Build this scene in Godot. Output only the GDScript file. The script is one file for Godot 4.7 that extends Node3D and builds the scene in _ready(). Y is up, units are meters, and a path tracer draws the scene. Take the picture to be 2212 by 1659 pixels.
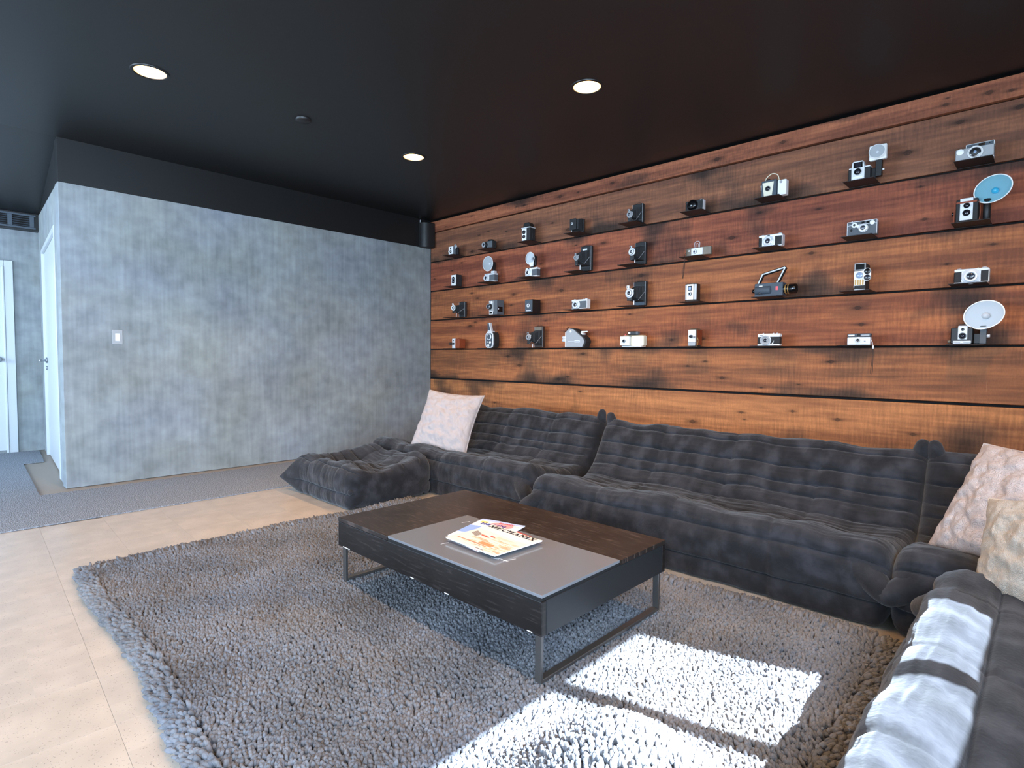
extends Node3D
# A lounge with a plank wall of old cameras, low quilted sofas, a shag rug and a low coffee table.
# Axes: the plank wall is z = 0, the grey plaster wall is x = 0, the floor is y = 0.

const CEIL := 2.614
const JOINTS := [2.473, 2.132, 1.791, 1.450, 1.109, 0.768, 0.427, 0.086]
var M := {}
var used := {}
var TURN_Z := Transform3D(Basis(Vector3.RIGHT, PI / 2), Vector3.ZERO)   # turns +y to +z
var TURN_X := Transform3D(Basis(Vector3.BACK, -PI / 2), Vector3.ZERO)   # turns +y to +x


# ------------------------------------------------------------------ mesh building
class MB:
	var v := PackedVector3Array()
	var n := PackedVector3Array()
	var uv := PackedVector2Array()

	func tri(a: Vector3, b: Vector3, c: Vector3, na: Vector3, nb: Vector3, nc: Vector3) -> void:
		if (b - a).cross(c - a).dot(na + nb + nc) > 0.0:   # Godot's front faces run clockwise
			v.append_array([a, c, b])
			n.append_array([na, nc, nb])
		else:
			v.append_array([a, b, c])
			n.append_array([na, nb, nc])

	func quad(a: Vector3, b: Vector3, c: Vector3, d: Vector3, na: Vector3, nb: Vector3, nc: Vector3, nd: Vector3) -> void:
		tri(a, b, c, na, nb, nc)
		tri(a, c, d, na, nc, nd)

	func flat(a: Vector3, b: Vector3, c: Vector3, d: Vector3, out: Vector3) -> void:
		var k := (b - a).cross(c - a).normalized()
		if k.dot(out) < 0:
			k = -k
		quad(a, b, c, d, k, k, k, k)

	# a box with rounded-off edges: centre, size, edge width
	func box(c: Vector3, s: Vector3, e := 0.003, X := Transform3D()) -> void:
		var h := s / 2.0
		e = minf(e, minf(h.x, minf(h.y, h.z)) * 0.9)
		var axes := [Vector3.RIGHT, Vector3.UP, Vector3.BACK]
		var corner := func(sx: float, sy: float, sz: float, k: int) -> Vector3:
			var p := Vector3(sx * (h.x - e), sy * (h.y - e), sz * (h.z - e))
			p[k] = [sx, sy, sz][k] * h[k]
			return X * (c + p)
		for k in 3:
			for s1 in [-1.0, 1.0]:
				var nn: Vector3 = X.basis * (axes[k] * s1)
				var q := []
				for ab in [[-1.0, -1.0], [1.0, -1.0], [1.0, 1.0], [-1.0, 1.0]]:
					var sg := [0.0, 0.0, 0.0]
					sg[k] = s1
					sg[(k + 1) % 3] = ab[0]
					sg[(k + 2) % 3] = ab[1]
					q.append(corner.call(sg[0], sg[1], sg[2], k))
				quad(q[0], q[1], q[2], q[3], nn, nn, nn, nn)
		for k in 3:                       # edges along axis k
			var i := (k + 1) % 3
			var j := (k + 2) % 3
			for si in [-1.0, 1.0]:
				for sj in [-1.0, 1.0]:
					var ni: Vector3 = X.basis * (axes[i] * si)
					var nj: Vector3 = X.basis * (axes[j] * sj)
					var q := []
					for sk in [-1.0, 1.0]:
						var sg := [0.0, 0.0, 0.0]
						sg[k] = sk
						sg[i] = si
						sg[j] = sj
						q.append(corner.call(sg[0], sg[1], sg[2], i))
						q.append(corner.call(sg[0], sg[1], sg[2], j))
					quad(q[0], q[1], q[3], q[2], ni, nj, nj, ni)
		for sx in [-1.0, 1.0]:
			for sy in [-1.0, 1.0]:
				for sz in [-1.0, 1.0]:
					tri(corner.call(sx, sy, sz, 0), corner.call(sx, sy, sz, 1), corner.call(sx, sy, sz, 2), X.basis * Vector3(sx, 0, 0), X.basis * Vector3(0, sy, 0), X.basis * Vector3(0, 0, sz))

	# a turned profile of (radius, height) round +y; the side on the left of the path is the outside
	func lathe(prof: Array, seg := 20, X := Transform3D()) -> void:
		for i in prof.size() - 1:
			var p: Vector2 = prof[i]
			var q: Vector2 = prof[i + 1]
			var d := q - p
			if d.length() < 1e-7:
				continue
			var m := Vector2(d.y, -d.x).normalized()
			var mp := m
			var mq := m
			if i > 0:
				var dd: Vector2 = p - prof[i - 1]
				var o := Vector2(dd.y, -dd.x).normalized()
				if o.dot(m) > 0.55:
					mp = (o + m).normalized()
			if i < prof.size() - 2:
				var dd: Vector2 = prof[i + 2] - q
				var o := Vector2(dd.y, -dd.x).normalized()
				if o.dot(m) > 0.55:
					mq = (o + m).normalized()
			for k in seg:
				var a := TAU * k / seg
				var b := TAU * (k + 1) / seg
				var ca := Vector3(cos(a), 0, sin(a))
				var cb := Vector3(cos(b), 0, sin(b))
				var P := [X * (ca * p.x + Vector3.UP * p.y), X * (cb * p.x + Vector3.UP * p.y), X * (cb * q.x + Vector3.UP * q.y), X * (ca * q.x + Vector3.UP * q.y)]
				var N := [X.basis * (ca * mp.x + Vector3.UP * mp.y), X.basis * (cb * mp.x + Vector3.UP * mp.y), X.basis * (cb * mq.x + Vector3.UP * mq.y), X.basis * (ca * mq.x + Vector3.UP * mq.y)]
				if p.x > 1e-6:
					tri(P[0], P[1], P[2], N[0], N[1], N[2])
				if q.x > 1e-6:
					tri(P[0], P[2], P[3], N[0], N[2], N[3])

	func disc(r: float, len: float, e: float, seg := 20, X := Transform3D()) -> void:
		e = minf(e, minf(r, len / 2) * 0.9)
		lathe([Vector2(0, 0), Vector2(r - e, 0), Vector2(r, e), Vector2(r, len - e), Vector2(r - e, len), Vector2(0, len)], seg, X)

	func ball(c: Vector3, r: Vector3, seg := 14, X := Transform3D()) -> void:
		var rows := seg / 2
		for i in rows:
			for k in seg:
				var q := []
				for ab in [[i, k], [i, k + 1], [i + 1, k + 1], [i + 1, k]]:
					var t: float = PI * ab[0] / rows
					var f: float = TAU * ab[1] / seg
					q.append(Vector3(sin(t) * cos(f), cos(t), sin(t) * sin(f)))
				var nn := []
				var pp := []
				for d in q:
					pp.append(X * (c + d * r))
					nn.append((X.basis * (d / r)).normalized())
				if i > 0:
					tri(pp[0], pp[1], pp[2], nn[0], nn[1], nn[2])
				if i < rows - 1:
					tri(pp[0], pp[2], pp[3], nn[0], nn[2], nn[3])

	func tube(path: Array, r: float, seg := 8, flatten := 1.0) -> void:
		var rings := []
		var side := Vector3.ZERO
		for i in path.size():
			var d: Vector3 = (path[mini(i + 1, path.size() - 1)] - path[maxi(i - 1, 0)]).normalized()
			if side == Vector3.ZERO:
				side = d.cross(Vector3.UP if absf(d.y) < 0.9 else Vector3.RIGHT).normalized()
			side = (side - d * side.dot(d)).normalized()
			var up := side.cross(d).normalized()
			var ring := []
			for k in seg:
				var a := TAU * k / seg
				ring.append([side * cos(a) * r + up * sin(a) * r * flatten, (side * cos(a) * flatten + up * sin(a)).normalized()])
			rings.append(ring)
		for i in path.size() - 1:
			for k in seg:
				var l := (k + 1) % seg
				quad(path[i] + rings[i][k][0], path[i] + rings[i][l][0], path[i + 1] + rings[i + 1][l][0], path[i + 1] + rings[i + 1][k][0], rings[i][k][1], rings[i][l][1], rings[i + 1][l][1], rings[i + 1][k][1])
		for e in [0, path.size() - 1]:
			var out: Vector3 = (path[e] - path[1 if e == 0 else e - 1]).normalized()
			for k in seg:
				tri(path[e], path[e] + rings[e][k][0], path[e] + rings[e][(k + 1) % seg][0], out, out, out)

	# an outline in x, y drawn out along +z, with a chamfer on both faces
	func prism(poly: PackedVector2Array, depth: float, e := 0.0, X := Transform3D()) -> void:
		if Geometry2D.is_polygon_clockwise(poly):
			poly.reverse()
		var inner := poly.duplicate()
		var m := poly.size()
		for i in m:
			var a := (poly[i] - poly[(i + m - 1) % m]).normalized()
			var b := (poly[(i + 1) % m] - poly[i]).normalized()
			var na := Vector2(a.y, -a.x)
			var nb := Vector2(b.y, -b.x)
			var k := (na + nb).normalized()
			inner[i] = poly[i] - k * e / maxf(k.dot(na), 0.35)
		var ids := Geometry2D.triangulate_polygon(inner)
		var lift := func(p: Vector2, z: float) -> Vector3: return X * Vector3(p.x, p.y, z)
		for f in [0.0, depth]:
			var nn: Vector3 = X.basis * Vector3(0, 0, -1.0 if f == 0.0 else 1.0)
			for i in range(0, ids.size(), 3):
				tri(lift.call(inner[ids[i]], f), lift.call(inner[ids[i + 1]], f), lift.call(inner[ids[i + 2]], f), nn, nn, nn)
		for i in m:
			var j := (i + 1) % m
			var d := (poly[j] - poly[i]).normalized()
			var out: Vector3 = X.basis * Vector3(d.y, -d.x, 0)
			quad(lift.call(poly[i], e), lift.call(poly[j], e), lift.call(poly[j], depth - e), lift.call(poly[i], depth - e), out, out, out, out)
			if e > 0.0:
				for f in [[0.0, e, -1.0], [depth, depth - e, 1.0]]:
					var nf: Vector3 = X.basis * Vector3(0, 0, f[2])
					quad(lift.call(inner[i], f[0]), lift.call(inner[j], f[0]), lift.call(poly[j], f[1]), lift.call(poly[i], f[1]), nf, nf, out, out)

	func map_uv(x0: float, x1: float, y0: float, y1: float, ax := 0, ay := 1) -> void:
		uv.resize(v.size())
		for i in v.size():
			uv[i] = Vector2((v[i][ax] - x0) / (x1 - x0), 1.0 - (v[i][ay] - y0) / (y1 - y0))

	func mesh() -> ArrayMesh:
		var a := []
		a.resize(Mesh.ARRAY_MAX)
		a[Mesh.ARRAY_VERTEX] = v
		a[Mesh.ARRAY_NORMAL] = n
		if uv.size() == v.size() and uv.size() > 0:
			a[Mesh.ARRAY_TEX_UV] = uv
		var m := ArrayMesh.new()
		m.add_surface_from_arrays(Mesh.PRIMITIVE_TRIANGLES, a)
		return m


func numbered(called: String) -> String:
	var k: int = used.get(called, 0)
	used[called] = k + 1
	return called if k == 0 else "%s_%03d" % [called, k]


func thing(called: String, label: String, category: String, at := Vector3.ZERO, turn := 0.0, group := "") -> Node3D:
	var o := Node3D.new()
	o.name = numbered(called)
	add_child(o)
	o.position = at
	o.rotation.y = turn
	return tag(o, label, category, group)


func tag(o: Node3D, label: String, category: String, group := "") -> Node3D:
	o.set_meta("label", label)
	o.set_meta("category", category)
	if group:
		o.set_meta("group", group)
	return o


func part(called: String, shape: Variant, mat: Material, parent: Node3D = self) -> MeshInstance3D:
	var o := MeshInstance3D.new()
	o.name = called if parent != self else numbered(called)
	o.mesh = shape.mesh() if shape is MB else shape
	o.material_override = mat
	parent.add_child(o, true)
	return o


func struct(called: String, shape: Variant, mat: Material, label := "", category := "") -> MeshInstance3D:
	var o := part(called, shape, mat)
	o.set_meta("kind", "structure")
	if label:
		o.set_meta("label", label)
		o.set_meta("category", category)
	return o


func frame(called: String, label: String, category: String) -> Node3D:
	var o := Node3D.new()
	o.name = called
	add_child(o)
	o.set_meta("kind", "structure")
	o.set_meta("label", label)
	o.set_meta("category", category)
	return o


# short hands for small parts: B a box on its base centre, C a turned disc that starts at a point
func B(t: Node3D, called: String, mat: String, x: float, y: float, z: float, sx: float, sy: float, sz: float, e := 0.003) -> MeshInstance3D:
	var b := MB.new()
	b.box(Vector3(x, y + sy / 2, z), Vector3(sx, sy, sz), e)
	return part(called, b, M[mat], t)


func C(t: Node3D, called: String, mat: String, x: float, y: float, z: float, r: float, len: float, axis := "z", e := 0.0015, seg := 20) -> MeshInstance3D:
	var b := MB.new()
	var X := Transform3D(Basis(), Vector3(x, y, z))
	if axis == "z":
		X.basis = TURN_Z.basis
	elif axis == "x":
		X.basis = TURN_X.basis
	b.disc(r, len, e, seg, X)
	return part(called, b, M[mat], t)


# a lens on a front face: barrel, bright ring, and the glass sunk a little into it
func L(t: Node3D, x: float, y: float, z: float, r: float, len: float, barrel := "black", ring := "chrome", glass := 0.55) -> MeshInstance3D:
	var X := Transform3D(TURN_Z.basis, Vector3(x, y, z))
	var b := MB.new()
	b.lathe([Vector2(r, 0), Vector2(r, len * 0.55), Vector2(r * 0.9, len * 0.6), Vector2(r * 0.9, len), Vector2(r * 0.8, len)], 24, X)
	var o := part("lens", b, M[barrel], t)
	var g := MB.new()
	g.lathe([Vector2(r * 0.9, len), Vector2(r * 0.86, len + 0.0015), Vector2(r * (glass + 0.1), len + 0.0015), Vector2(r * glass, len - 0.004)], 24, X)
	part("lens_ring", g, M[ring], o)
	var h := MB.new()
	h.lathe([Vector2(r * glass, len - 0.005), Vector2(r * glass * 0.75, len - 0.0025), Vector2(r * glass * 0.4, len - 0.0012), Vector2(0, len - 0.0008)], 20, X)
	part("lens_glass", h, M.lensglass, o)
	return o


# ------------------------------------------------------------------ textures and materials
func noise(w: int, h: int, sd: int, freq: float, oct: int, W: int, H: int) -> PackedByteArray:
	var f := FastNoiseLite.new()
	f.seed = sd
	f.noise_type = FastNoiseLite.TYPE_SIMPLEX_SMOOTH
	f.frequency = freq
	f.fractal_octaves = oct
	var im := f.get_image(w, h, false, false, true)
	im.convert(Image.FORMAT_L8)
	if W != w or H != h:
		im.resize(W, H, Image.INTERPOLATE_CUBIC)
	return im.get_data()


func tex(data: PackedByteArray, w: int, h: int, format := Image.FORMAT_RGB8) -> ImageTexture:
	return ImageTexture.create_from_image(Image.create_from_data(w, h, false, format, data))


func seamless(sd: int, freq: float, oct: int, size: int, ramp: Array, bump := false) -> NoiseTexture2D:
	var t := NoiseTexture2D.new()
	t.width = size
	t.height = size
	t.seamless = true
	var f := FastNoiseLite.new()
	f.seed = sd
	f.frequency = freq
	f.fractal_octaves = oct
	t.noise = f
	if bump:
		t.as_normal_map = true
	elif ramp.size() > 0:
		var g := Gradient.new()
		g.offsets = PackedFloat32Array(ramp.map(func(r): return r[0]))
		g.colors = PackedColorArray(ramp.map(func(r): return r[1]))
		t.color_ramp = g
	return t


func mat(c: Color, rough := 0.6, metal := 0.0, spec := 0.5) -> StandardMaterial3D:
	var m := StandardMaterial3D.new()
	m.albedo_color = c
	m.roughness = rough
	m.metallic = metal
	m.metallic_specular = spec
	return m


func rgb(r: int, g: int, b: int) -> Color:
	return Color8(r, g, b)


# rough-sawn stained board: long grain, saw marks across it, knots, dark smudges near its edges
func board_texture(sd: int, light: Color, dark: Color, smudge_top: float, smudge_low: float, H := 128) -> ImageTexture:
	var W := 2048
	var a := noise(110, H, sd, 0.022, 3, W, H)
	var b := noise(200, H, sd + 1, 0.09, 2, W, H)
	var c := noise(W, 10, sd + 2, 0.16, 2, W, H)
	var d := noise(150, 12, sd + 3, 0.045, 3, W, H)
	var f := noise(W, 48, sd + 4, 0.35, 1, W, H)
	var out := PackedByteArray()
	out.resize(W * H * 3)
	var rng := RandomNumberGenerator.new()
	rng.seed = sd
	var i := 0
	for y in H:
		var v := float(y) / H
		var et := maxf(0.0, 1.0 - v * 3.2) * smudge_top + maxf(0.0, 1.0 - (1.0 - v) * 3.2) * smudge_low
		for x in W:
			var t := (0.62 * a[i] + 0.38 * b[i]) / 255.0
			t = clampf((t - 0.28) * 2.0, 0.0, 1.0)
			var k := 1.0 + (c[i] - 128) * 0.0014 * (d[i] / 255.0) + (f[i] - 128) * 0.0003
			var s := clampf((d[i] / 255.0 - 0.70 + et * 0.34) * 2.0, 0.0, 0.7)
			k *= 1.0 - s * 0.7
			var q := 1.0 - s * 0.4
			var r := (dark.r + (light.r - dark.r) * t) * k
			var g := (dark.g + (light.g - dark.g) * t) * k
			var l := (dark.b + (light.b - dark.b) * t) * k
			var m := (r + g + l) / 3.0
			out[i * 3] = clampi(int((m + (r - m) * q) * 255.0), 0, 255)
			out[i * 3 + 1] = clampi(int((m + (g - m) * q) * 255.0), 0, 255)
			out[i * 3 + 2] = clampi(int((m + (l - m) * q) * 255.0), 0, 255)
			i += 1
	for k in 14:                            # knots, and the grain closing round them
		var kx := rng.randi_range(20, W - 20)
		var ky := rng.randi_range(12, H - 12)
		var rr := rng.randf_range(1.6, 5.6)
		for y in range(maxi(0, ky - 14), mini(H, ky + 14)):
			for x in range(maxi(0, kx - 26), mini(W, kx + 26)):
				var e := Vector2((x - kx) / 1.25, y - ky).length() / rr
				var o := (y * W + x) * 3
				var p := 1.0
				if e < 1.0:
					p = 0.42 + 0.2 * absf(sin(e * 7.0))
				else:
					p = 1.0 - 0.35 * exp(-(Vector2((x - kx) / 3.2, y - ky).length() / rr - 0.5) * 1.6)
				for ch in 3:
					out[o + ch] = int(out[o + ch] * minf(p, 1.0))
	for k in 26:                           # pale scuffs across the grain
		var sx := rng.randi_range(4, W - 4)
		var sy := rng.randi_range(6, H - 30)
		var up := rng.randf_range(0.06, 0.2)
		for y in range(sy, mini(H, sy + rng.randi_range(6, 28))):
			var o := (y * W + sx) * 3
			for ch in 3:
				out[o + ch] = mini(255, out[o + ch] + int(up * 90))
	return tex(out, W, H)


# trowelled grey plaster: soft cloudy patches, faint strokes
func plaster_texture(sd: int, base: Color, W := 1024, H := 768) -> ImageTexture:
	var a := noise(W, H, sd, 0.004, 4, W, H)
	var b := noise(W, H, sd + 1, 0.02, 5, W, H)
	var c := noise(W, 40, sd + 2, 0.09, 4, W, H)
	var d := noise(W, H, sd + 3, 0.0035, 3, W, H)
	var e := noise(W, H, sd + 5, 0.004, 3, W, H)
	var out := PackedByteArray()
	out.resize(W * H * 3)
	for i in W * H:
		var k := 1.0 + (a[i] - 128) * 0.0006 + (b[i] - 128) * 0.0007 + (c[i] - 128) * 0.00045
		var warm := (d[i] - 128) * 0.00009
		var cold := (e[i] - 128) * 0.00009
		out[i * 3] = clampi(int((base.r * k + warm) * 255), 0, 255)
		out[i * 3 + 1] = clampi(int((base.g * k + warm * 0.5) * 255), 0, 255)
		out[i * 3 + 2] = clampi(int((base.b * k - warm + cold) * 255), 0, 255)
	var rng := RandomNumberGenerator.new()
	rng.seed = sd
	for k in 420:                          # fine scratches left by the trowel
		var p := Vector2(rng.randf() * W, rng.randf() * H)
		var dir := Vector2.from_angle(rng.randf_range(1.2, 1.9))
		var g := rng.randf_range(-8, 7)
		for s in rng.randi_range(6, 26):
			var q := p + dir * s
			if q.x >= 0 and q.y >= 0 and q.x < W and q.y < H:
				var o := (int(q.y) * W + int(q.x)) * 3
				for ch in 3:
					out[o + ch] = clampi(out[o + ch] + int(g), 0, 255)
	return tex(out, W, H)


# pale vinyl tile with fine dark and light flecks
func tile_texture(sd: int, base: Color) -> ImageTexture:
	var W := 512
	var a := noise(64, 64, sd, 0.05, 3, W, W)
	var out := PackedByteArray()
	out.resize(W * W * 3)
	for i in W * W:
		var k := 1.0 + (a[i] - 128) * 0.0004
		out[i * 3] = clampi(int(base.r * k * 255), 0, 255)
		out[i * 3 + 1] = clampi(int(base.g * k * 255), 0, 255)
		out[i * 3 + 2] = clampi(int(base.b * k * 255), 0, 255)
	var rng := RandomNumberGenerator.new()
	rng.seed = sd
	for k in 2600:
		var x := rng.randi_range(0, W - 4)
		var y := rng.randi_range(0, W - 4)
		var g := rng.randf_range(0.45, 0.85) if rng.randf() < 0.7 else 1.1
		var dx := rng.randi_range(0, 1)
		for s in rng.randi_range(1, 3):
			var o := ((y + s * (1 - dx)) * W + x + s * dx) * 3
			for ch in 3:
				out[o + ch] = clampi(int(out[o + ch] * g), 0, 255)
	return tex(out, W, W)


# winding quilting lines: the level lines of a noise, as a height map
func quilting_texture(sd: int, size := 512) -> ImageTexture:
	var f := FastNoiseLite.new()
	f.seed = sd
	f.noise_type = FastNoiseLite.TYPE_SIMPLEX_SMOOTH
	f.frequency = 0.026
	f.fractal_octaves = 1
	var im := f.get_seamless_image(size, size, false, false, 0.2, true)
	im.convert(Image.FORMAT_L8)
	var a := im.get_data()
	var out := PackedByteArray()
	out.resize(size * size)
	for i in size * size:
		var e := absf(fmod(a[i] / 255.0 * 3.0, 1.0) - 0.5) * 2.0
		out[i] = int(255.0 * smoothstep(0.0, 0.20, e))
	return tex(out, size, size, Image.FORMAT_L8)


# ------------------------------------------------------------------ the scene
func _ready() -> void:
	# camera
	var cam := Camera3D.new()
	cam.name = "camera"
	add_child(cam)
	cam.position = Vector3(5.3577, 1.02, 4.2195)
	cam.basis = Basis.from_euler(Vector3(-0.0466, 0.7609, 0.0083), EULER_ORDER_YXZ)
	cam.fov = rad_to_deg(2.0 * atan(829.5 / 1223.738))
	cam.near = 0.05
	cam.far = 60.0
	cam.current = true

	# sky, exposure
	var env := Environment.new()
	env.background_mode = Environment.BG_SKY
	var sm := ProceduralSkyMaterial.new()
	sm.sky_top_color = Color(0.32, 0.52, 0.85)
	sm.sky_horizon_color = Color(0.72, 0.83, 0.95)
	sm.ground_horizon_color = Color(0.5, 0.5, 0.48)
	sm.ground_bottom_color = Color(0.3, 0.3, 0.28)
	sm.sky_energy_multiplier = 1.0
	var sky := Sky.new()
	sky.sky_material = sm
	env.sky = sky
	env.background_energy_multiplier = 3.0
	env.tonemap_mode = Environment.TONE_MAPPER_LINEAR
	env.tonemap_exposure = 1.0
	env.sdfgi_enabled = true
	env.ssao_enabled = true
	env.ssil_enabled = true
	var we := WorldEnvironment.new()
	we.name = "surroundings"
	we.environment = env
	add_child(we)

	# sun, through the high window behind the right-hand sofa
	var sun := DirectionalLight3D.new()
	sun.name = "sun"
	add_child(sun)
	sun.look_at_from_position(Vector3.ZERO, Vector3(-0.86, -1.0, 0.26))
	sun.light_color = Color(0.84, 0.92, 1.0)
	sun.light_energy = 27.0
	sun.light_angular_distance = 0.53
	sun.shadow_enabled = true
	sun.sky_mode = DirectionalLight3D.SKY_MODE_LIGHT_ONLY

	# daylight in the glazed openings: the wide window behind the camera's left, the high one over the sofa
	daylight("window_light", Vector3(0.1, 1.55, 7.4), Vector3(0, 0, -1), Vector2(4.2, 1.5), 34.0)
	daylight("window_light_side", Vector3(6.1, 1.3, 6.0), Vector3(-1, 0, 0), Vector2(2.4, 1.9), 46.0)
	daylight("window_light_high", Vector3(6.1, 1.73, 2.75), Vector3(-1, 0, 0), Vector2(1.6, 0.9), 6.0)

	materials()
	room()
	planks()
	hall()
	floor_tiles()
	lamps()
	shag_rug()
	sofas()
	cushions()
	coffee_table()
	magazines()
	small_fittings()
	cameras()


func daylight(called: String, at: Vector3, towards: Vector3, size: Vector2, energy: float) -> void:
	var l := AreaLight3D.new()
	l.name = called
	add_child(l)
	l.look_at_from_position(at, at + towards)
	l.area_size = size
	l.area_normalize_energy = true
	l.light_energy = energy
	l.light_color = Color(0.80, 0.90, 1.0)
	l.area_range = 30.0
	l.area_attenuation = 2.0
	l.shadow_enabled = true


func materials() -> void:
	M.black = mat(rgb(26, 26, 27), 0.45)
	M.gloss = mat(rgb(14, 14, 15), 0.12)
	M.leather = mat(rgb(38, 38, 39), 0.7)
	M.leather.heightmap_enabled = true
	M.leather.heightmap_texture = seamless(5, 0.2, 2, 128, [])
	M.leather.heightmap_scale = 0.06
	M.leather.uv1_triplanar = true
	M.leather.uv1_scale = Vector3(25, 25, 25)
	M.grey_leather = mat(rgb(92, 97, 102), 0.7)
	M.blue_grey = mat(rgb(70, 80, 90), 0.6)
	M.brown = mat(rgb(142, 66, 34), 0.55)
	M.dark_brown = mat(rgb(62, 44, 34), 0.6)
	M.tan_metal = mat(rgb(120, 110, 96), 0.45, 0.2)
	M.chrome = mat(rgb(236, 238, 240), 0.3, 0.15)
	M.silver = mat(rgb(224, 227, 230), 0.42, 0.1)
	M.dull = mat(rgb(165, 167, 169), 0.5, 0.1)
	M.white = mat(rgb(244, 243, 240), 0.5)
	M.cream = mat(rgb(232, 224, 200), 0.5)
	M.pink = mat(rgb(232, 96, 104), 0.5)
	M.gold = mat(rgb(176, 140, 84), 0.4, 0.5)
	M.lensglass = mat(rgb(30, 32, 44), 0.06, 0.0, 0.9)
	M.eyeglass = mat(rgb(150, 170, 200), 0.1, 0.1)
	M.dish = mat(rgb(188, 192, 195), 0.3, 0.45)
	M.flashbulb = mat(rgb(206, 210, 214), 0.12)
	M.bluedish = mat(rgb(140, 196, 212), 0.3, 0.5)
	M.bluebulb = mat(rgb(60, 170, 205), 0.2)
	M.shelf = mat(rgb(34, 26, 24), 0.6)
	M.steel = mat(rgb(118, 116, 114), 0.35, 0.85)
	M.paint_black = mat(rgb(20, 21, 22), 0.44)
	M.paint_white = mat(rgb(196, 201, 204), 0.35)
	M.hinge = mat(rgb(170, 176, 182), 0.3, 0.8)
	M.gap = mat(rgb(12, 11, 11), 0.9)
	M.concrete = mat(Color.WHITE, 0.72)
	M.concrete.albedo_texture = plaster_texture(71, Color(0.540, 0.562, 0.568))
	M.concrete.heightmap_enabled = true
	M.concrete.heightmap_texture = M.concrete.albedo_texture
	M.concrete.heightmap_scale = 0.25
	M.slab = mat(rgb(150, 136, 122), 0.5)
	# suede: dark, mottled where the nap lies the other way, a faint sheen
	M.suede = mat(Color.WHITE, 0.92, 0.0, 0.2)
	M.suede.albedo_texture = seamless(12, 0.012, 4, 512, [[0.25, rgb(34, 34, 36)], [0.5, rgb(43, 43, 46)], [0.75, rgb(56, 56, 60)]])
	M.suede.uv1_triplanar = true
	M.suede.uv1_scale = Vector3(1.3, 1.3, 1.3)
	M.suede.rim_enabled = true
	M.suede.rim = 0.35
	M.suede.rim_tint = 0.6
	M.suede.heightmap_enabled = true
	M.suede.heightmap_texture = seamless(13, 0.1, 3, 512, [])
	M.suede.heightmap_scale = 0.12
	M.seam = mat(rgb(38, 38, 40), 0.95)
	M.cushion_quilt = mat(rgb(184, 172, 168), 0.9, 0.0, 0.2)
	M.cushion_quilt.heightmap_enabled = true
	M.cushion_quilt.heightmap_texture = quilting_texture(4)
	M.cushion_quilt.heightmap_scale = 0.22
	M.cushion_quilt.uv1_scale = Vector3(2.2, 2.2, 2.2)
	M.cushion_plush = mat(rgb(190, 178, 164), 0.95, 0.0, 0.2)
	M.cushion_plush.heightmap_enabled = true
	M.cushion_plush.heightmap_texture = seamless(31, 0.06, 4, 512, [])
	M.cushion_plush.heightmap_scale = 0.5
	M.cushion_plush.uv1_scale = Vector3(3, 3, 3)
	# the table: near-black open-grained veneer, satin grey lacquer
	M.veneer = mat(Color.WHITE, 0.36)
	M.veneer.albedo_texture = veneer_texture(8)
	M.veneer.heightmap_enabled = true
	M.veneer.heightmap_texture = M.veneer.albedo_texture
	M.veneer.heightmap_scale = 0.03
	M.table_dark = mat(rgb(30, 33, 36), 0.4)
	M.veneer_black = M.veneer.duplicate()
	M.veneer_black.albedo_color = Color(0.62, 0.66, 0.70)
	M.lacquer = mat(rgb(112, 114, 118), 0.16)
	M.carpet = mat(Color.WHITE, 0.97, 0.0, 0.1)
	M.carpet.albedo_texture = seamless(22, 0.22, 3, 512, [[0.2, rgb(92, 97, 104)], [0.5, rgb(136, 140, 146)], [0.8, rgb(178, 181, 186)]])
	M.carpet.uv1_triplanar = true
	M.carpet.uv1_scale = Vector3(1.0, 1.0, 1.0)
	M.carpet.heightmap_enabled = true
	M.carpet.heightmap_texture = seamless(23, 0.22, 3, 512, [])
	M.carpet.heightmap_scale = 0.5
	M.pane = mat(Color(0.9, 0.95, 1.0, 0.06), 0.02)
	M.pane.transparency = BaseMaterial3D.TRANSPARENCY_ALPHA


func veneer_texture(sd: int) -> ImageTexture:
	var W := 1024
	var H := 256
	var a := noise(40, H, sd, 0.25, 2, W, H)
	var b := noise(60, 40, sd + 1, 0.05, 3, W, H)
	var out := PackedByteArray()
	out.resize(W * H * 3)
	for i in W * H:
		var k := 0.8 + (b[i] - 128) * 0.002 + (0.6 if a[i] > 176 else 0.0) + (a[i] - 128) * 0.001
		out[i * 3] = clampi(int(46 * k), 0, 255)
		out[i * 3 + 1] = clampi(int(39 * k), 0, 255)
		out[i * 3 + 2] = clampi(int(36 * k), 0, 255)
	return tex(out, W, H)


# ------------------------------------------------------------------ the setting
func slab(c: Vector3, s: Vector3, e := 0.0015) -> MB:
	var b := MB.new()
	b.box(c, s, e)
	return b


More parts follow.
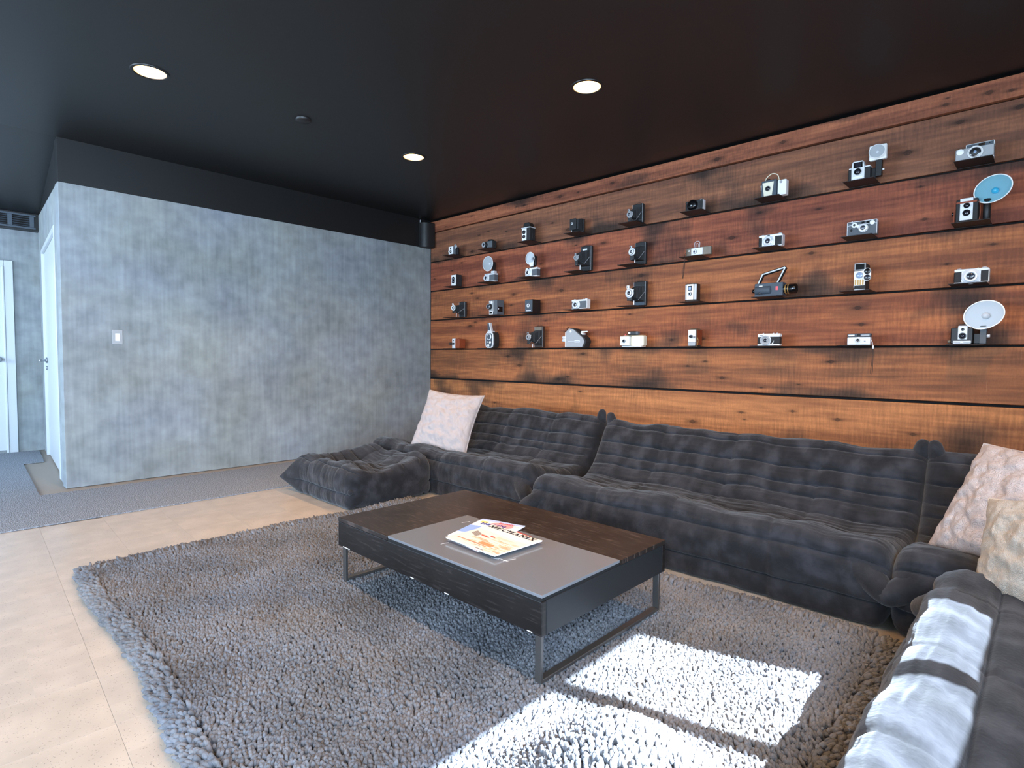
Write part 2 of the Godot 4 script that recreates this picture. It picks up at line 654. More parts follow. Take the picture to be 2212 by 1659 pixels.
func room() -> void:
	struct("floor", slab(Vector3(1.7, -0.077, 3.7), Vector3(9.4, 0.15, 8.2)), M.slab, "pale beige vinyl tile floor of the room", "floor")
	# ceiling: one slab with round holes for the lamps
	var cg := CSGCombiner3D.new()
	cg.name = "ceiling"
	var cb := CSGBox3D.new()
	cb.name = "ceiling_slab"
	cb.size = Vector3(6.4, 0.2, 7.9)
	cb.position = Vector3(3.1, CEIL + 0.1, 3.75)
	cb.material = M.paint_black
	cg.add_child(cb)
	for p in lamp_places():
		var cy := CSGCylinder3D.new()
		cy.name = "lamp_hole"
		cy.operation = CSGShape3D.OPERATION_SUBTRACTION
		cy.radius = 0.085
		cy.height = 0.3
		cy.sides = 32
		cy.position = Vector3(p.x, CEIL, p.y)
		cy.material = M.paint_black
		cg.add_child(cy, true)
	add_child(cg)
	cg.set_meta("kind", "structure")
	cg.set_meta("label", "satin black painted ceiling with round recessed lamps")
	cg.set_meta("category", "ceiling")
	# grey plaster wall and the black band above it
	var w := slab(Vector3(-0.06, 1.1463, 1.734), Vector3(0.12, 2.2925, 3.468), 0.004)
	w.map_uv(3.468, -0.2, 0.0, 2.2925, 2, 1)
	struct("wall_left", w, M.concrete, "grey trowelled plaster wall beside the doorway", "wall")
	struct("trim_1", slab(Vector3(-0.06, 2.4545, 1.734), Vector3(0.12, 0.324, 3.468), 0.002), M.paint_black, "black painted band between plaster wall and ceiling", "trim")
	# walls behind and beside the camera, each round a window
	var zb := 7.5
	for q in [[Vector3(-2.4, 1.3, zb + 0.06), Vector3(0.8, 2.7, 0.12)], [Vector3(0.1, 0.4, zb + 0.06), Vector3(4.2, 0.8, 0.12)], [Vector3(0.1, 2.46, zb + 0.06), Vector3(4.2, 0.32, 0.12)], [Vector3(4.23, 1.3, zb + 0.06), Vector3(4.06, 2.7, 0.12)]]:
		var s := slab(q[0], q[1])
		s.map_uv(-3, 6, 0, 3)
		struct("wall_front", s, M.paint_white, "pale wall round the wide window", "wall")
	var xr := 6.15
	for q in [[Vector3(xr + 0.06, 0.655, 2.35), Vector3(0.12, 1.31, 4.9)], [Vector3(xr + 0.06, 2.46, 3.75), Vector3(0.12, 0.33, 7.7)], [Vector3(xr + 0.06, 1.80, 0.88), Vector3(0.12, 0.99, 1.95)], [Vector3(xr + 0.06, 1.80, 4.13), Vector3(0.12, 0.99, 1.34)], [Vector3(xr + 0.06, 0.17, 6.0), Vector3(0.12, 0.34, 2.4)], [Vector3(xr + 0.06, 1.15, 7.4), Vector3(0.12, 2.3, 0.4)]]:
		struct("wall_right", slab(q[0], q[1]), M.paint_white, "pale wall round the high sunny window", "wall")
	window_bars("window_1", Vector3(-2.0, 0.8, zb + 0.04), Vector3(4.2, 1.5, 0), [0.25, 0.5, 0.75])
	window_bars("window_2", Vector3(xr + 0.03, 1.31, 1.855), Vector3(0, 0.985, 1.605), [0.312, 0.645])
	window_bars("window_3", Vector3(xr + 0.03, 0.34, 4.8), Vector3(0, 1.955, 2.4), [0.5])
	# carpet: one piece round the doorway and along the plaster wall
	var poly := PackedVector2Array([Vector2(0.13, -1.2), Vector2(1.08, -1.2), Vector2(1.09, -7.4), Vector2(-2.3, -7.4), Vector2(-2.3, -3.36), Vector2(-1.47, -3.42), Vector2(-1.46, -3.57), Vector2(0.16, -3.64), Vector2(0.16, -3.5)])
	var cp := MB.new()
	cp.prism(poly, 0.009, 0.002, Transform3D(Basis(Vector3.RIGHT, -PI / 2), Vector3(0, 0, 0)))
	tag(part("carpet", cp, M.carpet), "grey flecked loop carpet running along the plaster wall", "carpet")


func window_bars(called: String, at: Vector3, size: Vector3, splits: Array) -> void:
	var o := Node3D.new()
	o.name = called
	add_child(o)
	o.position = at
	o.set_meta("kind", "structure")
	o.set_meta("label", {"window_1": "glazed window with plain dark bars", "window_2": "high glazed window over the sofa", "window_3": "tall glazed window beside the camera"}[called])
	o.set_meta("category", "window")
	var along := size.x if size.x > 0 else size.z
	var X := Transform3D() if size.x > 0 else Transform3D(Basis(Vector3.UP, -PI / 2), Vector3.ZERO)
	for y in [0.015, size.y - 0.015]:
		var b := MB.new()
		b.box(Vector3(along / 2, y, 0), Vector3(along, 0.03, 0.05), 0.002, X)
		part("rail", b, M.paint_black, o)
	var at_x := [0.01, along - 0.01]
	for s in splits:
		at_x.append(along * s)
	for x in at_x:
		var b := MB.new()
		b.box(Vector3(x, size.y / 2, 0), Vector3(0.06 if x > 0.02 and x < along - 0.02 else 0.02, size.y - 0.06, 0.045), 0.002, X)
		part("bar", b, M.paint_black, o)
	at_x.sort()
	for i in at_x.size() - 1:
		var b := MB.new()
		b.box(Vector3((at_x[i] + at_x[i + 1]) / 2, size.y / 2, 0), Vector3(at_x[i + 1] - at_x[i] - 0.02, size.y - 0.05, 0.005), 0.001, X)
		part("pane", b, M.pane, o)


# the plank wall: each board a piece of its own, a dark gap behind
func planks() -> void:
	var wall := frame("wall_back", "wall of wide rough-sawn stained wooden planks", "wall")
	var bk := MB.new()
	bk.box(Vector3(3.05, 1.307, -0.07), Vector3(6.3, 2.614, 0.08), 0.002)
	part("backing", bk, M.gap, wall)
	var tops := [2.600] + JOINTS
	var tones := [[rgb(166, 102, 72), rgb(116, 68, 50)], [rgb(150, 98, 70), rgb(106, 70, 54)], [rgb(168, 96, 66), rgb(118, 64, 48)], [rgb(180, 110, 68), rgb(126, 74, 50)], [rgb(180, 108, 66), rgb(128, 72, 48)], [rgb(176, 110, 68), rgb(122, 76, 50)], [rgb(196, 128, 78), rgb(146, 92, 58)], [rgb(190, 124, 76), rgb(140, 88, 56)], [rgb(150, 96, 62), rgb(100, 64, 46)]]
	var zs := [0.014, -0.001, 0.001, -0.002, 0.001, 0.0, 0.002, -0.001, 0.0]
	for k in 9:
		var y1: float = tops[k] - (0.006 if k > 0 else 0.002)
		var y0: float = (tops[k + 1] if k < 8 else 0.0) + (0.006 if k > 0 else 0.002)
		if k == 5:
			y0 += 0.004
		var b := MB.new()
		b.box(Vector3(3.075, (y0 + y1) / 2, -0.0125 + zs[k] / 2), Vector3(6.15, y1 - y0, 0.025 + zs[k]), 0.004)
		b.map_uv(0, 6.15, y0, y1)
		var m := mat(Color.WHITE, 0.62, 0.0, 0.35)
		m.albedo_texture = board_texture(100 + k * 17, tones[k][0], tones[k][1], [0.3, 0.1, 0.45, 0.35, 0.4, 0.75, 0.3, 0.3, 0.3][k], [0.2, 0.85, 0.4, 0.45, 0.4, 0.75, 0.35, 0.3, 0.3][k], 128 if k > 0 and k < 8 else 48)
		m.heightmap_enabled = true
		m.heightmap_texture = m.albedo_texture
		m.heightmap_scale = 0.18
		part("plank", b, m, wall)


func hall() -> void:
	# short wall with the flush door, a little out of square with the room
	var k := 0.0675
	var a := -atan(k)
	var X := Transform3D(Basis(Vector3.UP, a), Vector3(0, 0, 3.468))   # local -x runs along the wall into the hall
	var len := 2.36
	var wl := MB.new()
	wl.prism(PackedVector2Array([Vector2(-len, 0), Vector2(-len, 2.44), Vector2(-0.014, 2.2925), Vector2(-0.014, 2.045), Vector2(-0.42, 2.045), Vector2(-1.98, 2.045), Vector2(-1.98, 0)]), 0.1, 0.0, X.translated_local(Vector3(0, 0, -0.1)))
	wl.prism(PackedVector2Array([Vector2(-0.42, 0), Vector2(-0.42, 2.045), Vector2(-0.014, 2.045), Vector2(-0.014, 0)]), 0.1, 0.0, X.translated_local(Vector3(0, 0, -0.1)))
	wl.map_uv(-2.6, 1.8, 0, 2.5)
	struct("wall_hall", wl, M.concrete, "narrow lit plaster wall round the flush white door", "wall")
	var tp := MB.new()
	tp.prism(PackedVector2Array([Vector2(-len, 2.44), Vector2(-len, 2.62), Vector2(-0.014, 2.62), Vector2(-0.014, 2.2925)]), 0.1, 0.0, X.translated_local(Vector3(0, 0, -0.1)))
	struct("trim_2", tp, M.paint_black, "black painted wedge above the hall plaster", "trim")
	var d := Node3D.new()
	d.name = "door_1"
	add_child(d)
	d.transform = X
	d.set_meta("kind", "structure")
	d.set_meta("label", "flush white door with steel hinges and lever handle")
	d.set_meta("category", "door")
	B(d, "door_leaf", "paint_white", -1.2, 0.012, -0.035, 1.42, 1.99, 0.04, 0.003)
	for x in [-0.455, -1.945]:
		B(d, "door_frame", "paint_white", x, 0, -0.02, 0.07, 2.045, 0.05, 0.003)
	B(d, "door_frame", "paint_white", -1.2, 2.005, -0.02, 1.42, 0.04, 0.05, 0.003)
	for y in [0.12, 0.93, 1.7]:
		var h := B(d, "hinge", "hinge", -0.53, y, -0.012, 0.05, 0.11, 0.006, 0.001)
		C(h, "hinge_pin", "hinge", -0.497, y, -0.006, 0.008, 0.11, "y")
	var hd := C(d, "door_handle", "hinge", -1.83, 0.955, -0.015, 0.028, 0.012)
	C(hd, "spindle", "hinge", -1.83, 0.955, -0.003, 0.011, 0.055)
	B(hd, "lever", "hinge", -1.775, 0.945, 0.05, 0.13, 0.02, 0.012, 0.004)
	C(hd, "lock_rose", "hinge", -1.83, 0.88, -0.015, 0.02, 0.012)
	# far wall with the panelled door
	var xf := -2.36
	var fw := MB.new()
	fw.box(Vector3(xf - 0.06, 1.14, 5.25), Vector3(0.12, 2.28, 4.5), 0.002)
	fw.map_uv(6.6, 2.4, 0, 2.4, 2, 1)
	struct("wall_far", fw, M.concrete, "grey plaster wall at the far end of the hall", "wall")
	struct("wall_hall_back", slab(Vector3(xf - 0.06, 1.3, 1.7), Vector3(0.12, 2.7, 2.6)), M.paint_white, "plain wall behind the hall", "wall")
	var d2 := Node3D.new()
	d2.name = "door_2"
	add_child(d2)
	d2.position = Vector3(xf, 0, 3.52)
	d2.set_meta("kind", "structure")
	d2.set_meta("label", "white panelled door in a moulded frame at hall end")
	d2.set_meta("category", "door")
	for z in [0.035, 0.985]:
		B(d2, "door_frame", "paint_white", 0.012, 0, z, 0.03, 1.96, 0.07, 0.004)
		B(d2, "door_moulding", "paint_white", 0.02, 0, z + (0.045 if z < 0.5 else -0.045), 0.03, 1.9, 0.02, 0.006)
	B(d2, "door_frame", "paint_white", 0.012, 1.89, 0.51, 0.03, 0.07, 0.88, 0.004)
	B(d2, "door_leaf", "paint_white", 0.008, 0.03, 0.51, 0.025, 1.86, 0.85, 0.002)
	for q in [[0.2, 0.65], [1.05, 0.68]]:
		for z in [0.3, 0.72]:
			B(d2, "door_panel", "paint_white", 0.02, q[0], z, 0.012, q[1], 0.3, 0.006)
	var kn := C(d2, "door_knob", "hinge", 0.02, 0.96, 0.135, 0.03, 0.008, "x")
	var kb := MB.new()
	kb.lathe([Vector2(0.011, 0), Vector2(0.011, 0.03), Vector2(0.027, 0.042), Vector2(0.029, 0.056), Vector2(0.02, 0.066), Vector2(0, 0.068)], 20, Transform3D(TURN_X.basis, Vector3(0.028, 0.96, 0.135)))
	part("knob", kb, M.hinge, kn)
	# the hall ceiling falls away from the room, and drops over the far wall
	var hc := MB.new()
	hc.prism(PackedVector2Array([Vector2(0.0, CEIL), Vector2(0.0, CEIL + 0.2), Vector2(-2.5, CEIL + 0.2), Vector2(-2.5, 2.425), Vector2(-2.26, 2.445)]), 4.35, 0.0, Transform3D(Basis(), Vector3(0, 0, 3.2)))
	struct("ceiling_hall", hc, M.paint_black, "dark sloping ceiling over the hall", "ceiling")
	struct("trim_3", slab(Vector3(-2.33, 2.365, 5.35), Vector3(0.16, 0.17, 4.3)), M.paint_black, "dark boxed drop above the far hall wall", "trim")
	var v := thing("air_vent", "dark grey slatted air vent above the far hall wall", "vent", Vector3(-2.249, 2.288, 3.30))
	B(v, "vent_back", "gap", 0.001, 0, 0.6, 0.004, 0.145, 1.1, 0.001)
	for y in [0.0, 0.127]:
		B(v, "vent_frame", "blue_grey", 0.006, y, 0.6, 0.012, 0.018, 1.12, 0.002)
	for z in [0.07, 0.24, 0.62, 1.0]:
		B(v, "vent_frame", "blue_grey", 0.007, 0.018, z, 0.012, 0.109, 0.035, 0.002)
	for i in 5:
		var s := MB.new()
		s.box(Vector3.ZERO, Vector3(0.014, 0.003, 1.06), 0.001, Transform3D(Basis(Vector3.BACK, -0.6), Vector3(0.006, 0.03 + i * 0.021, 0.6)))
		part("slat", s, M.blue_grey, v)


# square floor tiles laid a few degrees off the walls; the strips that show, with open joints between
func floor_tiles() -> void:
	var fl := get_node("floor")
	var mats := []
	for k in 4:
		var m := mat(Color.WHITE, 0.3)
		m.albedo_texture = tile_texture(40 + k, [Color(0.730, 0.672, 0.612), Color(0.726, 0.672, 0.616), Color(0.734, 0.674, 0.610), Color(0.722, 0.668, 0.610)][k])
		m.uv1_triplanar = true
		m.uv1_scale = Vector3(1.7, 1.7, 1.7)
		m.uv1_offset = Vector3(k * 0.31, 0, k * 0.17)
		mats.append(m)
	var s := 0.3048
	var b := MB.new()
	b.box(Vector3(0, -0.0045, 0), Vector3(s - 0.0006, 0.009, s - 0.0006), 0.0002)
	var shape := b.mesh()
	var turn := -0.0476
	var rng := RandomNumberGenerator.new()
	rng.seed = 9
	for i in range(-1, 18):
		for j in range(-12, 6):
			var c := Vector3(1.09, 0.0, 3.752) + Vector3(s * (i + 0.5), 0, s * (j + 0.5)).rotated(Vector3.UP, turn)
			if c.x < 0.95 or c.x > 6.3 or c.z < 0.1 or c.z > 5.3:
				continue
			if c.z < 1.35 and c.x > 1.6:          # behind the sofas
				continue
			if c.x > 2.45 and c.x < 4.75 and c.z > 2.1 and c.z < 3.4:   # under the rug
				continue
			if c.x > 5.35:                        # under the sofa at the right
				continue
			var t := part("tile", shape, mats[rng.randi() % 4], fl)
			t.position = c
			t.rotation.y = turn


func lamp_places() -> Array:
	return [Vector2(1.605, 3.265), Vector2(3.315, 1.455), Vector2(1.6, 1.435), Vector2(3.31, 3.27), Vector2(5.02, 1.45), Vector2(5.02, 3.27)]


func lamps() -> void:
	var hot := mat(rgb(255, 226, 170), 0.5)
	hot.emission_enabled = true
	hot.emission = rgb(255, 206, 140)
	hot.emission_energy_multiplier = 14.0
	var inner := mat(rgb(235, 225, 205), 0.25, 0.3)
	var says := ["lit recessed ceiling lamp above the doorway end of the plaster wall", "lit recessed ceiling lamp over the long sofa, nearest the plank wall", "small lit recessed ceiling lamp near the dark corner of the two walls", "lit recessed ceiling lamp over the coffee table end of the rug", "lit recessed ceiling lamp before the plank wall's right end", "lit recessed ceiling lamp above the sunny sofa"]
	var at := lamp_places()
	for i in at.size():
		var t := thing("recessed_lamp", says[i], "lamp", Vector3(at[i].x, CEIL, at[i].y), 0.0, "recessed ceiling lamps")
		var r := MB.new()
		r.lathe([Vector2(0.079, 0.004), Vector2(0.08, -0.002), Vector2(0.084, -0.006), Vector2(0.096, -0.004), Vector2(0.098, 0.001)], 36)
		part("trim_ring", r, M.paint_black, t)
		var c := MB.new()
		c.lathe([Vector2(0, 0.132), Vector2(0.02, 0.13), Vector2(0.06, 0.1), Vector2(0.075, 0.05), Vector2(0.0795, 0.0)], 36)
		part("reflector", c, inner, t)
		var b := MB.new()
		b.lathe([Vector2(0, 0.018), Vector2(0.04, 0.022), Vector2(0.058, 0.04), Vector2(0.05, 0.075), Vector2(0.025, 0.11), Vector2(0, 0.112)], 28)
		part("lamp_bulb", b, hot, t)
		var l := SpotLight3D.new()
		l.name = "lamp_light"
		t.add_child(l)
		l.position = Vector3(0, 0.024, 0)
		l.rotation.x = -PI / 2
		l.spot_angle = 66.0
		l.spot_angle_attenuation = 0.9
		l.spot_range = 12.0
		l.spot_attenuation = 2.0
		l.light_color = rgb(255, 205, 150)
		l.light_energy = 2.3
		l.light_size = 0.05
		l.shadow_enabled = true


# ------------------------------------------------------------------ the rug
func rug_point(u: float, v: float) -> Vector3:      # u along x, v along z
	var a := Vector3(2.11, 0, 1.85).lerp(Vector3(4.99, 0, 1.86), u)
	var b := Vector3(2.12, 0, 3.725).lerp(Vector3(5.055, 0, 3.80), u)
	var p := a.lerp(b, v)
	p.x += 0.012 * sin(v * 9.0)
	p.z += 0.014 * sin(u * 13.0)
	return p


func rug_height(p: Vector3) -> float:
	var h := 0.17 * exp(-pow(pow((p.x - 4.69) / 0.21, 2) + pow((p.z - 3.16) / 0.21, 2), 1.4))
	return h + 0.008 * sin(p.x * 5.0 + p.z * 3.0) * sin(p.z * 6.0) + 0.004


func shag_rug() -> void:
	var t := thing("shag_rug", "thick grey shag rug of fat wool loops under the low table", "rug")
	var nu := 60
	var nv := 40
	var b := MB.new()
	for i in nu:
		for j in nv:
			var q := []
			for k in [[0, 0], [1, 0], [1, 1], [0, 1]]:
				var p := rug_point(float(i + k[0]) / nu, float(j + k[1]) / nv)
				p.y = rug_height(p) + 0.004
				q.append(p)
			b.flat(q[0], q[1], q[2], q[3], Vector3.UP)
	part("backing", b, mat(rgb(58, 52, 48), 0.95), t)
	# one fat loop of yarn: a bent, blunt finger
	var loops := []
	for kind in 2:
		var m := MB.new()
		var path := []
		var bend: float = [0.002, 0.005][kind]
		for i in 7:
			var s := i / 6.0
			path.append(Vector3(bend * sin(s * PI * 0.7), s * 0.024, bend * 0.4 * s * s))
		var radii := [0.0034, 0.0042, 0.0047, 0.0050, 0.0049, 0.0042, 0.0026]
		var rings := []
		for i in 7:
			var ring := []
			for k in 8:
				var a := TAU * k / 8
				ring.append(path[i] + Vector3(cos(a), 0.18 * sin(a * 2.0 + i) * 0.2, sin(a)) * radii[i])
			rings.append(ring)
		for i in 6:
			for k in 8:
				var l := (k + 1) % 8
				var n0: Vector3 = (rings[i][k] - path[i]).normalized()
				var n1: Vector3 = (rings[i][l] - path[i]).normalized()
				var up0 := Vector3(0, [0.0, 0.0, 0.0, 0.15, 0.5, 1.0, 2.0][i], 0)
				var up1 := Vector3(0, [0.0, 0.0, 0.0, 0.15, 0.5, 1.0, 2.0][i + 1], 0)
				m.quad(rings[i][k], rings[i][l], rings[i + 1][l], rings[i + 1][k], (n0 + up0).normalized(), (n1 + up0).normalized(), (n1 + up1).normalized(), (n0 + up1).normalized())
		for k in 8:
			m.tri(path[6] + Vector3(0, 0.0012, 0), rings[6][k], rings[6][(k + 1) % 8], Vector3.UP, Vector3.UP, Vector3.UP)
		loops.append(m.mesh())
	var wool := mat(Color.WHITE, 0.95, 0.0, 0.15)
	wool.vertex_color_use_as_albedo = true
	wool.heightmap_enabled = true
	wool.heightmap_texture = seamless(61, 0.12, 2, 256, [])
	wool.heightmap_scale = 0.12
	wool.uv1_triplanar = true
	wool.uv1_scale = Vector3(12, 12, 12)
	var rng := RandomNumberGenerator.new()
	rng.seed = 77
	var fz := FastNoiseLite.new()
	fz.seed = 3
	fz.frequency = 1.6
	fz.fractal_octaves = 3
	var places := [[], []]
	var tints := [[], []]
	var step := 0.0084
	var cols := int(2.92 / step)
	var rows := int(1.92 / step)
	for i in cols:
		for j in rows:
			var u := (i + 0.5 + rng.randf_range(-0.45, 0.45)) / cols
			var v := (j + 0.5 + rng.randf_range(-0.45, 0.45)) / rows
			var p := rug_point(u, v)
			p.y = rug_height(p) + 0.002
			var lean := Vector3(fz.get_noise_2d(p.x * 0.9, p.z), 0, fz.get_noise_2d(p.x + 40, p.z * 0.9)) * 0.6
			lean += Vector3(rng.randfn(), 0, rng.randfn()) * 0.40
			var long := rng.randf_range(0.85, 1.15)
			var wide := 1.0
			var edge := minf(minf(u * 2.9, (1 - u) * 2.9), minf(v * 1.9, (1 - v) * 1.9))
			if edge < 0.055:                       # the pile falls outward over the edge
				var out := Vector3.ZERO
				if u * 2.9 < 0.055: out.x -= 1
				if (1 - u) * 2.9 < 0.055: out.x += 1
				if v * 1.9 < 0.055: out.z -= 1
				if (1 - v) * 1.9 < 0.055: out.z += 1
				lean += out.normalized() * (1.7 - edge * 14.0)
				long *= 1.5
				wide = 1.5 if rng.randf() < 0.6 else 1.1
			var up := Vector3(lean.x, 1.0, lean.z).normalized()
			var side := up.cross(Vector3(cos(rng.randf() * TAU), 0.1, sin(rng.randf() * TAU))).normalized()
			var fat := rng.randf_range(0.92, 1.18)
			var bs := Basis(side * fat * wide, up * long, side.cross(up) * fat * wide)
			var k := rng.randi() % 2
			places[k].append(Transform3D(bs, p))
			var tone := 0.86 + 0.3 * fz.get_noise_2d(p.x * 1.4 + 9, p.z * 1.4) + rng.randf_range(-0.13, 0.13)
			var hue := fz.get_noise_2d(p.x * 0.8 - 30, p.z * 0.8) + rng.randf_range(-0.35, 0.35)
			tints[k].append(Color(0.180 + 0.013 * hue, 0.180, 0.190 - 0.018 * hue) * tone)
	for k in 2:
		var mm := MultiMesh.new()
		mm.transform_format = MultiMesh.TRANSFORM_3D
		mm.use_colors = true
		mm.mesh = loops[k]
		mm.instance_count = places[k].size()
		for i in places[k].size():
			mm.set_instance_transform(i, places[k][i])
			mm.set_instance_color(i, tints[k][i])
		var o := MultiMeshInstance3D.new()
		o.name = "pile"
		o.multimesh = mm
		o.material_override = wool
		t.add_child(o, true)
		o.set_meta("kind", "stuff")


# ------------------------------------------------------------------ the sofas
# One upholstered body: an outline in (depth, height) swept along the width, quilted at the seams,
# pulled in at the buttons, gathered and sagging like an old soft cover.
func upholstery(W: float, outline: Array, seams: Array, columns: Array, pits: Array, sd: int, o := {}) -> Dictionary:
	var curve := Curve2D.new()
	var m := outline.size()
	for i in m + 1:
		var p: Vector2 = outline[i % m]
		var tan: Vector2 = (outline[(i + 1) % m] - outline[(i + m - 1) % m]) / 6.0
		curve.add_point(p, -tan, tan)
	curve.bake_interval = 0.004
	var total := curve.get_baked_length()
	var ns: int = o.get("ns", 400)
	# the outline is sampled closely where it shows, sparsely at the back and underneath
	var stops := PackedFloat32Array([0.0])
	var s0 := 0.0
	while s0 < total:
		var p := curve.sample_baked(s0)
		var hidden := p.y < 0.03 or p.x < float(o.get("rear", 0.12))
		s0 += 0.02 if hidden else 0.0048
		stops.append(minf(s0, total))
	ns = stops.size() - 1
	var prof := PackedVector2Array()
	for i in ns:
		prof.append(curve.sample_baked(stops[i]))
	var norm := PackedVector2Array()
	for i in ns:
		var d := (prof[(i + 1) % ns] - prof[(i + ns - 1) % ns]).normalized()
		norm.append(Vector2(d.y, -d.x))
	var area := 0.0
	for i in ns:
		area += prof[i].cross(prof[(i + 1) % ns])
	if area < 0:
		for i in ns:
			norm[i] = -norm[i]
	var near := func(p: Vector2) -> int:
		var best := 0
		for i in ns:
			if prof[i].distance_squared_to(p) < prof[best].distance_squared_to(p):
				best = i
		return best
	var at := []
	for s in seams:
		at.append(near.call(s))
	at.sort()
	# padding swells between the seams and is drawn in sharply along them
	var puff := PackedFloat32Array()
	puff.resize(ns)
	for k in at.size():
		var i0: int = at[k]
		var i1: int = at[(k + 1) % at.size()] + (ns if k == at.size() - 1 else 0)
		var s1: float = stops[i0]
		var wide: float = (stops[i1] if i1 < ns else stops[i1 - ns] + total) - s1
		for i in range(i0, i1):
			var x: float = (stops[i] if i < ns else stops[i - ns] + total) - s1
			var t := clampf(x / maxf(0.001, wide), 0.0, 1.0)
			puff[i % ns] = minf(wide * 0.10, 0.016) * (pow(4.0 * t * (1.0 - t), 0.7) - 0.7) - 0.008 * exp(-minf(x, wide - x) / 0.006)
	var pit_at := []
	for p in pits:
		pit_at.append(near.call(p))
	var pits_by := []
	for i in ns:
		var mine := []
		for k in pit_at:
			var dj := absf(stops[i] - stops[k])
			dj = minf(dj, total - dj)
			if dj < 0.08:
				mine.append(dj)
		pits_by.append(mine)
	var fz := FastNoiseLite.new()
	fz.seed = sd
	fz.frequency = 1.0
	fz.fractal_octaves = 2
	var nw: int = o.get("nw", 190)
	var r: float = o.get("round", 0.055)
	# the ends close in on a line down the middle of the outline
	var spine: Array = o.get("spine", [Vector2(0.86, 0.15), Vector2(0.6, 0.13), Vector2(0.4, 0.14), Vector2(0.24, 0.30), Vector2(0.155, 0.50)])
	var core := PackedVector2Array()
	for i in ns:
		var best := Vector2.ZERO
		var far := 1e9
		for k in spine.size() - 1:
			var q := Geometry2D.get_closest_point_to_segment(prof[i], spine[k], spine[k + 1])
			if q.distance_squared_to(prof[i]) < far:
				far = q.distance_squared_to(prof[i])
				best = q
		core.append(best)
	var rows := [[-0.012, 1.0], [-0.011, 0.75], [-0.006, 0.5], [0.004, 0.28], [0.016, 0.14], [0.032, 0.05], [r, 0.0]]
	for i in range(1, nw):
		rows.append([r + (W - 2 * r) * i / nw, 0.0])
	for k in range(6, -1, -1):
		rows.append([W - rows[k][0], rows[k][1]])
	var point: Variant = o.get("point", null)
	if point != null:                             # one end drawn out to a soft point
		for k in 7:
			rows[k] = [[-0.15, 1.0], [-0.14, 0.93], [-0.10, 0.72], [-0.05, 0.42], [-0.005, 0.2], [0.03, 0.06], [r, 0.0]][k]
	var sag: float = o.get("sag", 0.02)
	var deep: float = o.get("deep", 1.0)
	var nr := rows.size()
	var V := PackedVector3Array()
	V.resize(nr * ns)
	for i in nr:
		var w: float = rows[i][0]
		var inset: float = rows[i][1]
		var soft := clampf(1.0 - inset * 3.0, 0.0, 1.0)
		var col := 0.0
		for c in columns:
			col = maxf(col, exp(-absf(w - c) / 0.010))
		var inw := clampf(minf(w, W - w) / 0.25, 0.0, 1.0)
		for j in ns:
			var p := prof[j].lerp(core[j] if point == null or i > 6 else point, inset)
			var nn := norm[j]
			var up := clampf(nn.y, 0.0, 1.0)
			var fr := clampf(nn.x, 0.0, 1.0)
			var d := puff[j] * soft
			d -= col * 0.006 * soft * (up + fr)
			# long wrinkles along the width on the seat and back; gathers up and down the front
			d += fz.get_noise_2d(w * 3.2 + 7.0, stops[j] * 26.0) * 0.0045 * soft * (0.35 + 0.65 * up) * clampf(up + fr * 0.6, 0, 1)
			d += fz.get_noise_2d(w * 17.0, stops[j] * 4.0 + 60.0) * 0.0038 * soft * fr
			d += fz.get_noise_2d(w * 3.0 - 20.0, stops[j] * 2.0) * (0.014 if p.x > 0.55 else 0.006) * soft * (up + fr)
			for k in pits_by[j]:
				for c in columns:
					var dw := absf(w - c)
					if dw < 0.2:
						d -= 0.015 * exp(-dw / 0.04 - k / 0.018)
			var y := p.y + nn.y * d + (fz.get_noise_2d(w * 2.3 + 31.0, p.x * 2.0) * sag - sag * 0.4 * sin(PI * clampf(p.x / deep, 0, 1)) * inw) * up * soft
			var z := p.x + nn.x * d
			V[i * ns + j] = Vector3(w - W / 2, maxf(y, 0.001), z)
	var I := PackedInt32Array()
	for i in nr - 1:
		for j in ns:
			var a := i * ns + j
			var b := i * ns + (j + 1) % ns
			I.append_array([a, b, a + ns, b, b + ns, a + ns])
	# smooth normals
	var N := PackedVector3Array()
	N.resize(V.size())
	for t in range(0, I.size(), 3):
		var c := (V[I[t + 1]] - V[I[t]]).cross(V[I[t + 2]] - V[I[t]])
		N[I[t]] += c
		N[I[t + 1]] += c
		N[I[t + 2]] += c
	var mid := (nr / 2) * ns + ns / 3
	var outward := Vector3(0, norm[ns / 3].y, norm[ns / 3].x)
	var sgn := 1.0 if N[mid].dot(outward) > 0 else -1.0
	for i in N.size():
		N[i] = (N[i] * sgn).normalized()
	if sgn > 0:                                   # clockwise fronts
		for t in range(0, I.size(), 3):
			var k := I[t + 1]
			I[t + 1] = I[t + 2]
			I[t + 2] = k
	var arr := []
	arr.resize(Mesh.ARRAY_MAX)
	arr[Mesh.ARRAY_VERTEX] = V
	arr[Mesh.ARRAY_NORMAL] = N
	arr[Mesh.ARRAY_INDEX] = I
	var mesh := ArrayMesh.new()
	mesh.add_surface_from_arrays(Mesh.PRIMITIVE_TRIANGLES, arr)
	var spots := []
	for k in pit_at:
		for c in columns:
			var i := 6 + int(round((c - r) / (W - 2 * r) * nw))
			spots.append([V[i * ns + k], Vector3(0, norm[k].y, norm[k].x)])
	return {"mesh": mesh, "pits": spots}


func ear(t: Node3D, at: Vector3, dir: Vector3, len: float, r: float, called := "corner_tuft") -> void:
	var b := MB.new()
	var y := dir.normalized()
	var x := y.cross(Vector3.BACK if absf(y.z) < 0.9 else Vector3.UP).normalized()
	var X := Transform3D(Basis(x, y, x.cross(y)), at)
	b.lathe([Vector2(r * 1.35, -len * 0.5), Vector2(r * 1.18, 0), Vector2(r * 0.98, len * 0.35), Vector2(r * 0.86, len * 0.62), Vector2(r * 0.72, len * 0.82), Vector2(r * 0.42, len * 0.96), Vector2(0, len)], 18, X)
	part(called, b, M.suede, t)


